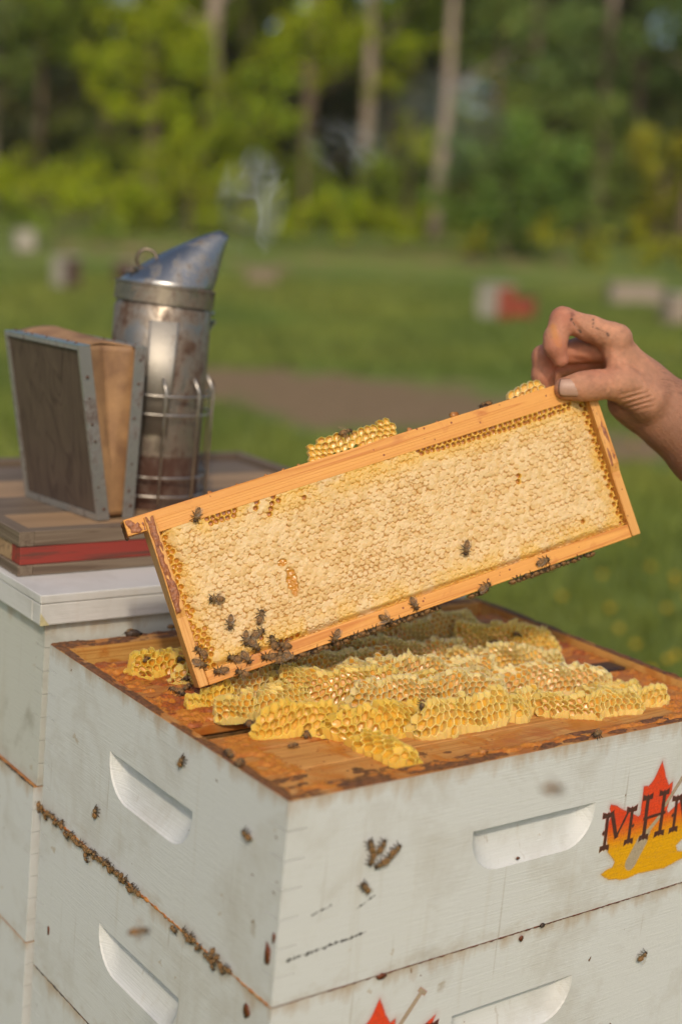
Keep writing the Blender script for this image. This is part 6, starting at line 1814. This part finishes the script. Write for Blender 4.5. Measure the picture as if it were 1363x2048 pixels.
crust('propolis_crust', 0.0, BL, 0.0004, 0.0188, 0.53, 0.0013, BROWNC, 42, flat(0.0001), 45, 150, 0.0009, 0.002, None, 'dark flaky propolis along the front rim of the open box')
crust('propolis_crust', 0.0, BL, 0.006, 0.0188, 0.47, 0.0020, ORANGEC, 43, flat(0.0001), 60, 160, 0.0009, 0.003, None, 'orange red propolis along the inner edge of the front rim')
crust('propolis_crust', 0.0, BL, BW - 0.0188, BW - 0.0004, 0.40, 0.0018, BROWNC, 44, flat(0.0001), 60, 130, 0.0009, 0.002, None, 'dark flaky propolis along the rear rim of the open box')
crust('propolis_crust', BL - 0.0094, BL - 0.0002, 0.0, BW, 0.34, 0.0014, BROWNC, 45, flat(0.0001), 150, 60, 0.0008, 0.0016, None, 'blackish propolis along the far right rim of the open box')
crust('propolis_crust', 0.0105, 0.105, 0.178, 0.36, 0.42, 0.0028, REDC, 46, flat(BARZ - 0.0004), 75, 110, 0.0009, 0.006, None, 'red brown propolis crust over the left bar ends')
crust('propolis_crust', 0.0105, 0.085, 0.178, 0.36, 0.50, 0.0034, ORANGEC, 47, flat(BARZ - 0.0002), 60, 100, 0.0009, 0.006, None, 'orange propolis smears over the left bar ends')
crust('propolis_crust', 0.0105, 0.060, 0.020, 0.150, 0.50, 0.0022, ORANGEC, 48, flat(BARZ - 0.0004), 70, 100, 0.0009, 0.005, None, 'orange propolis smears on the front bars at the left')
crust('propolis_crust', 0.470, BL - 0.0102, 0.030, 0.148, 0.42, 0.0034, ORANGEC, 49, flat(BARZ - 0.0006), 75, 90, 0.0009, 0.006, None, 'thick orange propolis crust along the right bar ends before the dark piece')
crust('propolis_crust', 0.470, BL - 0.0102, 0.186, 0.360, 0.42, 0.0034, ORANGEC, 49, flat(BARZ - 0.0006), 75, 90, 0.0009, 0.006, None, 'thick orange propolis crust along the right bar ends behind the dark piece')
crust('propolis_crust', 0.480, BL - 0.0102, 0.186, 0.360, 0.54, 0.0040, REDC, 50, flat(BARZ - 0.0004), 75, 90, 0.0009, 0.006, None, 'red propolis lumps along the right bar ends')
crust('propolis_crust', 0.012, 0.20, 0.020, 0.060, 0.62, 0.0012, BROWNC, 51, flat(BARZ - 0.0002), 60, 110, 0.0009, 0.006, None, 'dark stains of propolis on the front top bar near the corner').__setitem__('kind', 'stuff')
# black scuffs below the cluster of bees on the front wall
SCUFF = m_plain('black_scuff', (0.05, 0.045, 0.04), 0.8)
def scuff(label, pts, r, seed):
    g = random.Random(seed); m = MB()
    path = []; rr = []
    for i in range(len(pts) - 1):
        for t in np.linspace(0, 1, 22, endpoint=False):
            a = Vector(pts[i]).lerp(Vector(pts[i + 1]), float(t)); path.append((a.x, -0.0001, a.z + g.uniform(-r, r) * 0.6)); rr.append(r * g.choice([0.12, 0.5, 0.9, 1.2, 0.25]))
    m.tube(path, rr, 5)
    m.v = [(p[0], max(p[1] * 0.2, -0.0005), p[2]) for p in m.v]
    o = m.build('scuff_mark', SCUFF); tag(o, label, 'scuff mark', 'scuffs on the front wall')
scuff('long dark scuff low on the front wall near the corner', [(0.010, 0, -0.1315), (0.045, 0, -0.1290), (0.088, 0, -0.1255)], 0.0013, 1)
scuff('short dark scuff under the single bee on the front wall', [(0.030, 0, -0.0985), (0.050, 0, -0.0940)], 0.0009, 2)
scuff('small dark scuff right of the single bee on the front wall', [(0.074, 0, -0.1030), (0.092, 0, -0.0950)], 0.0009, 3)
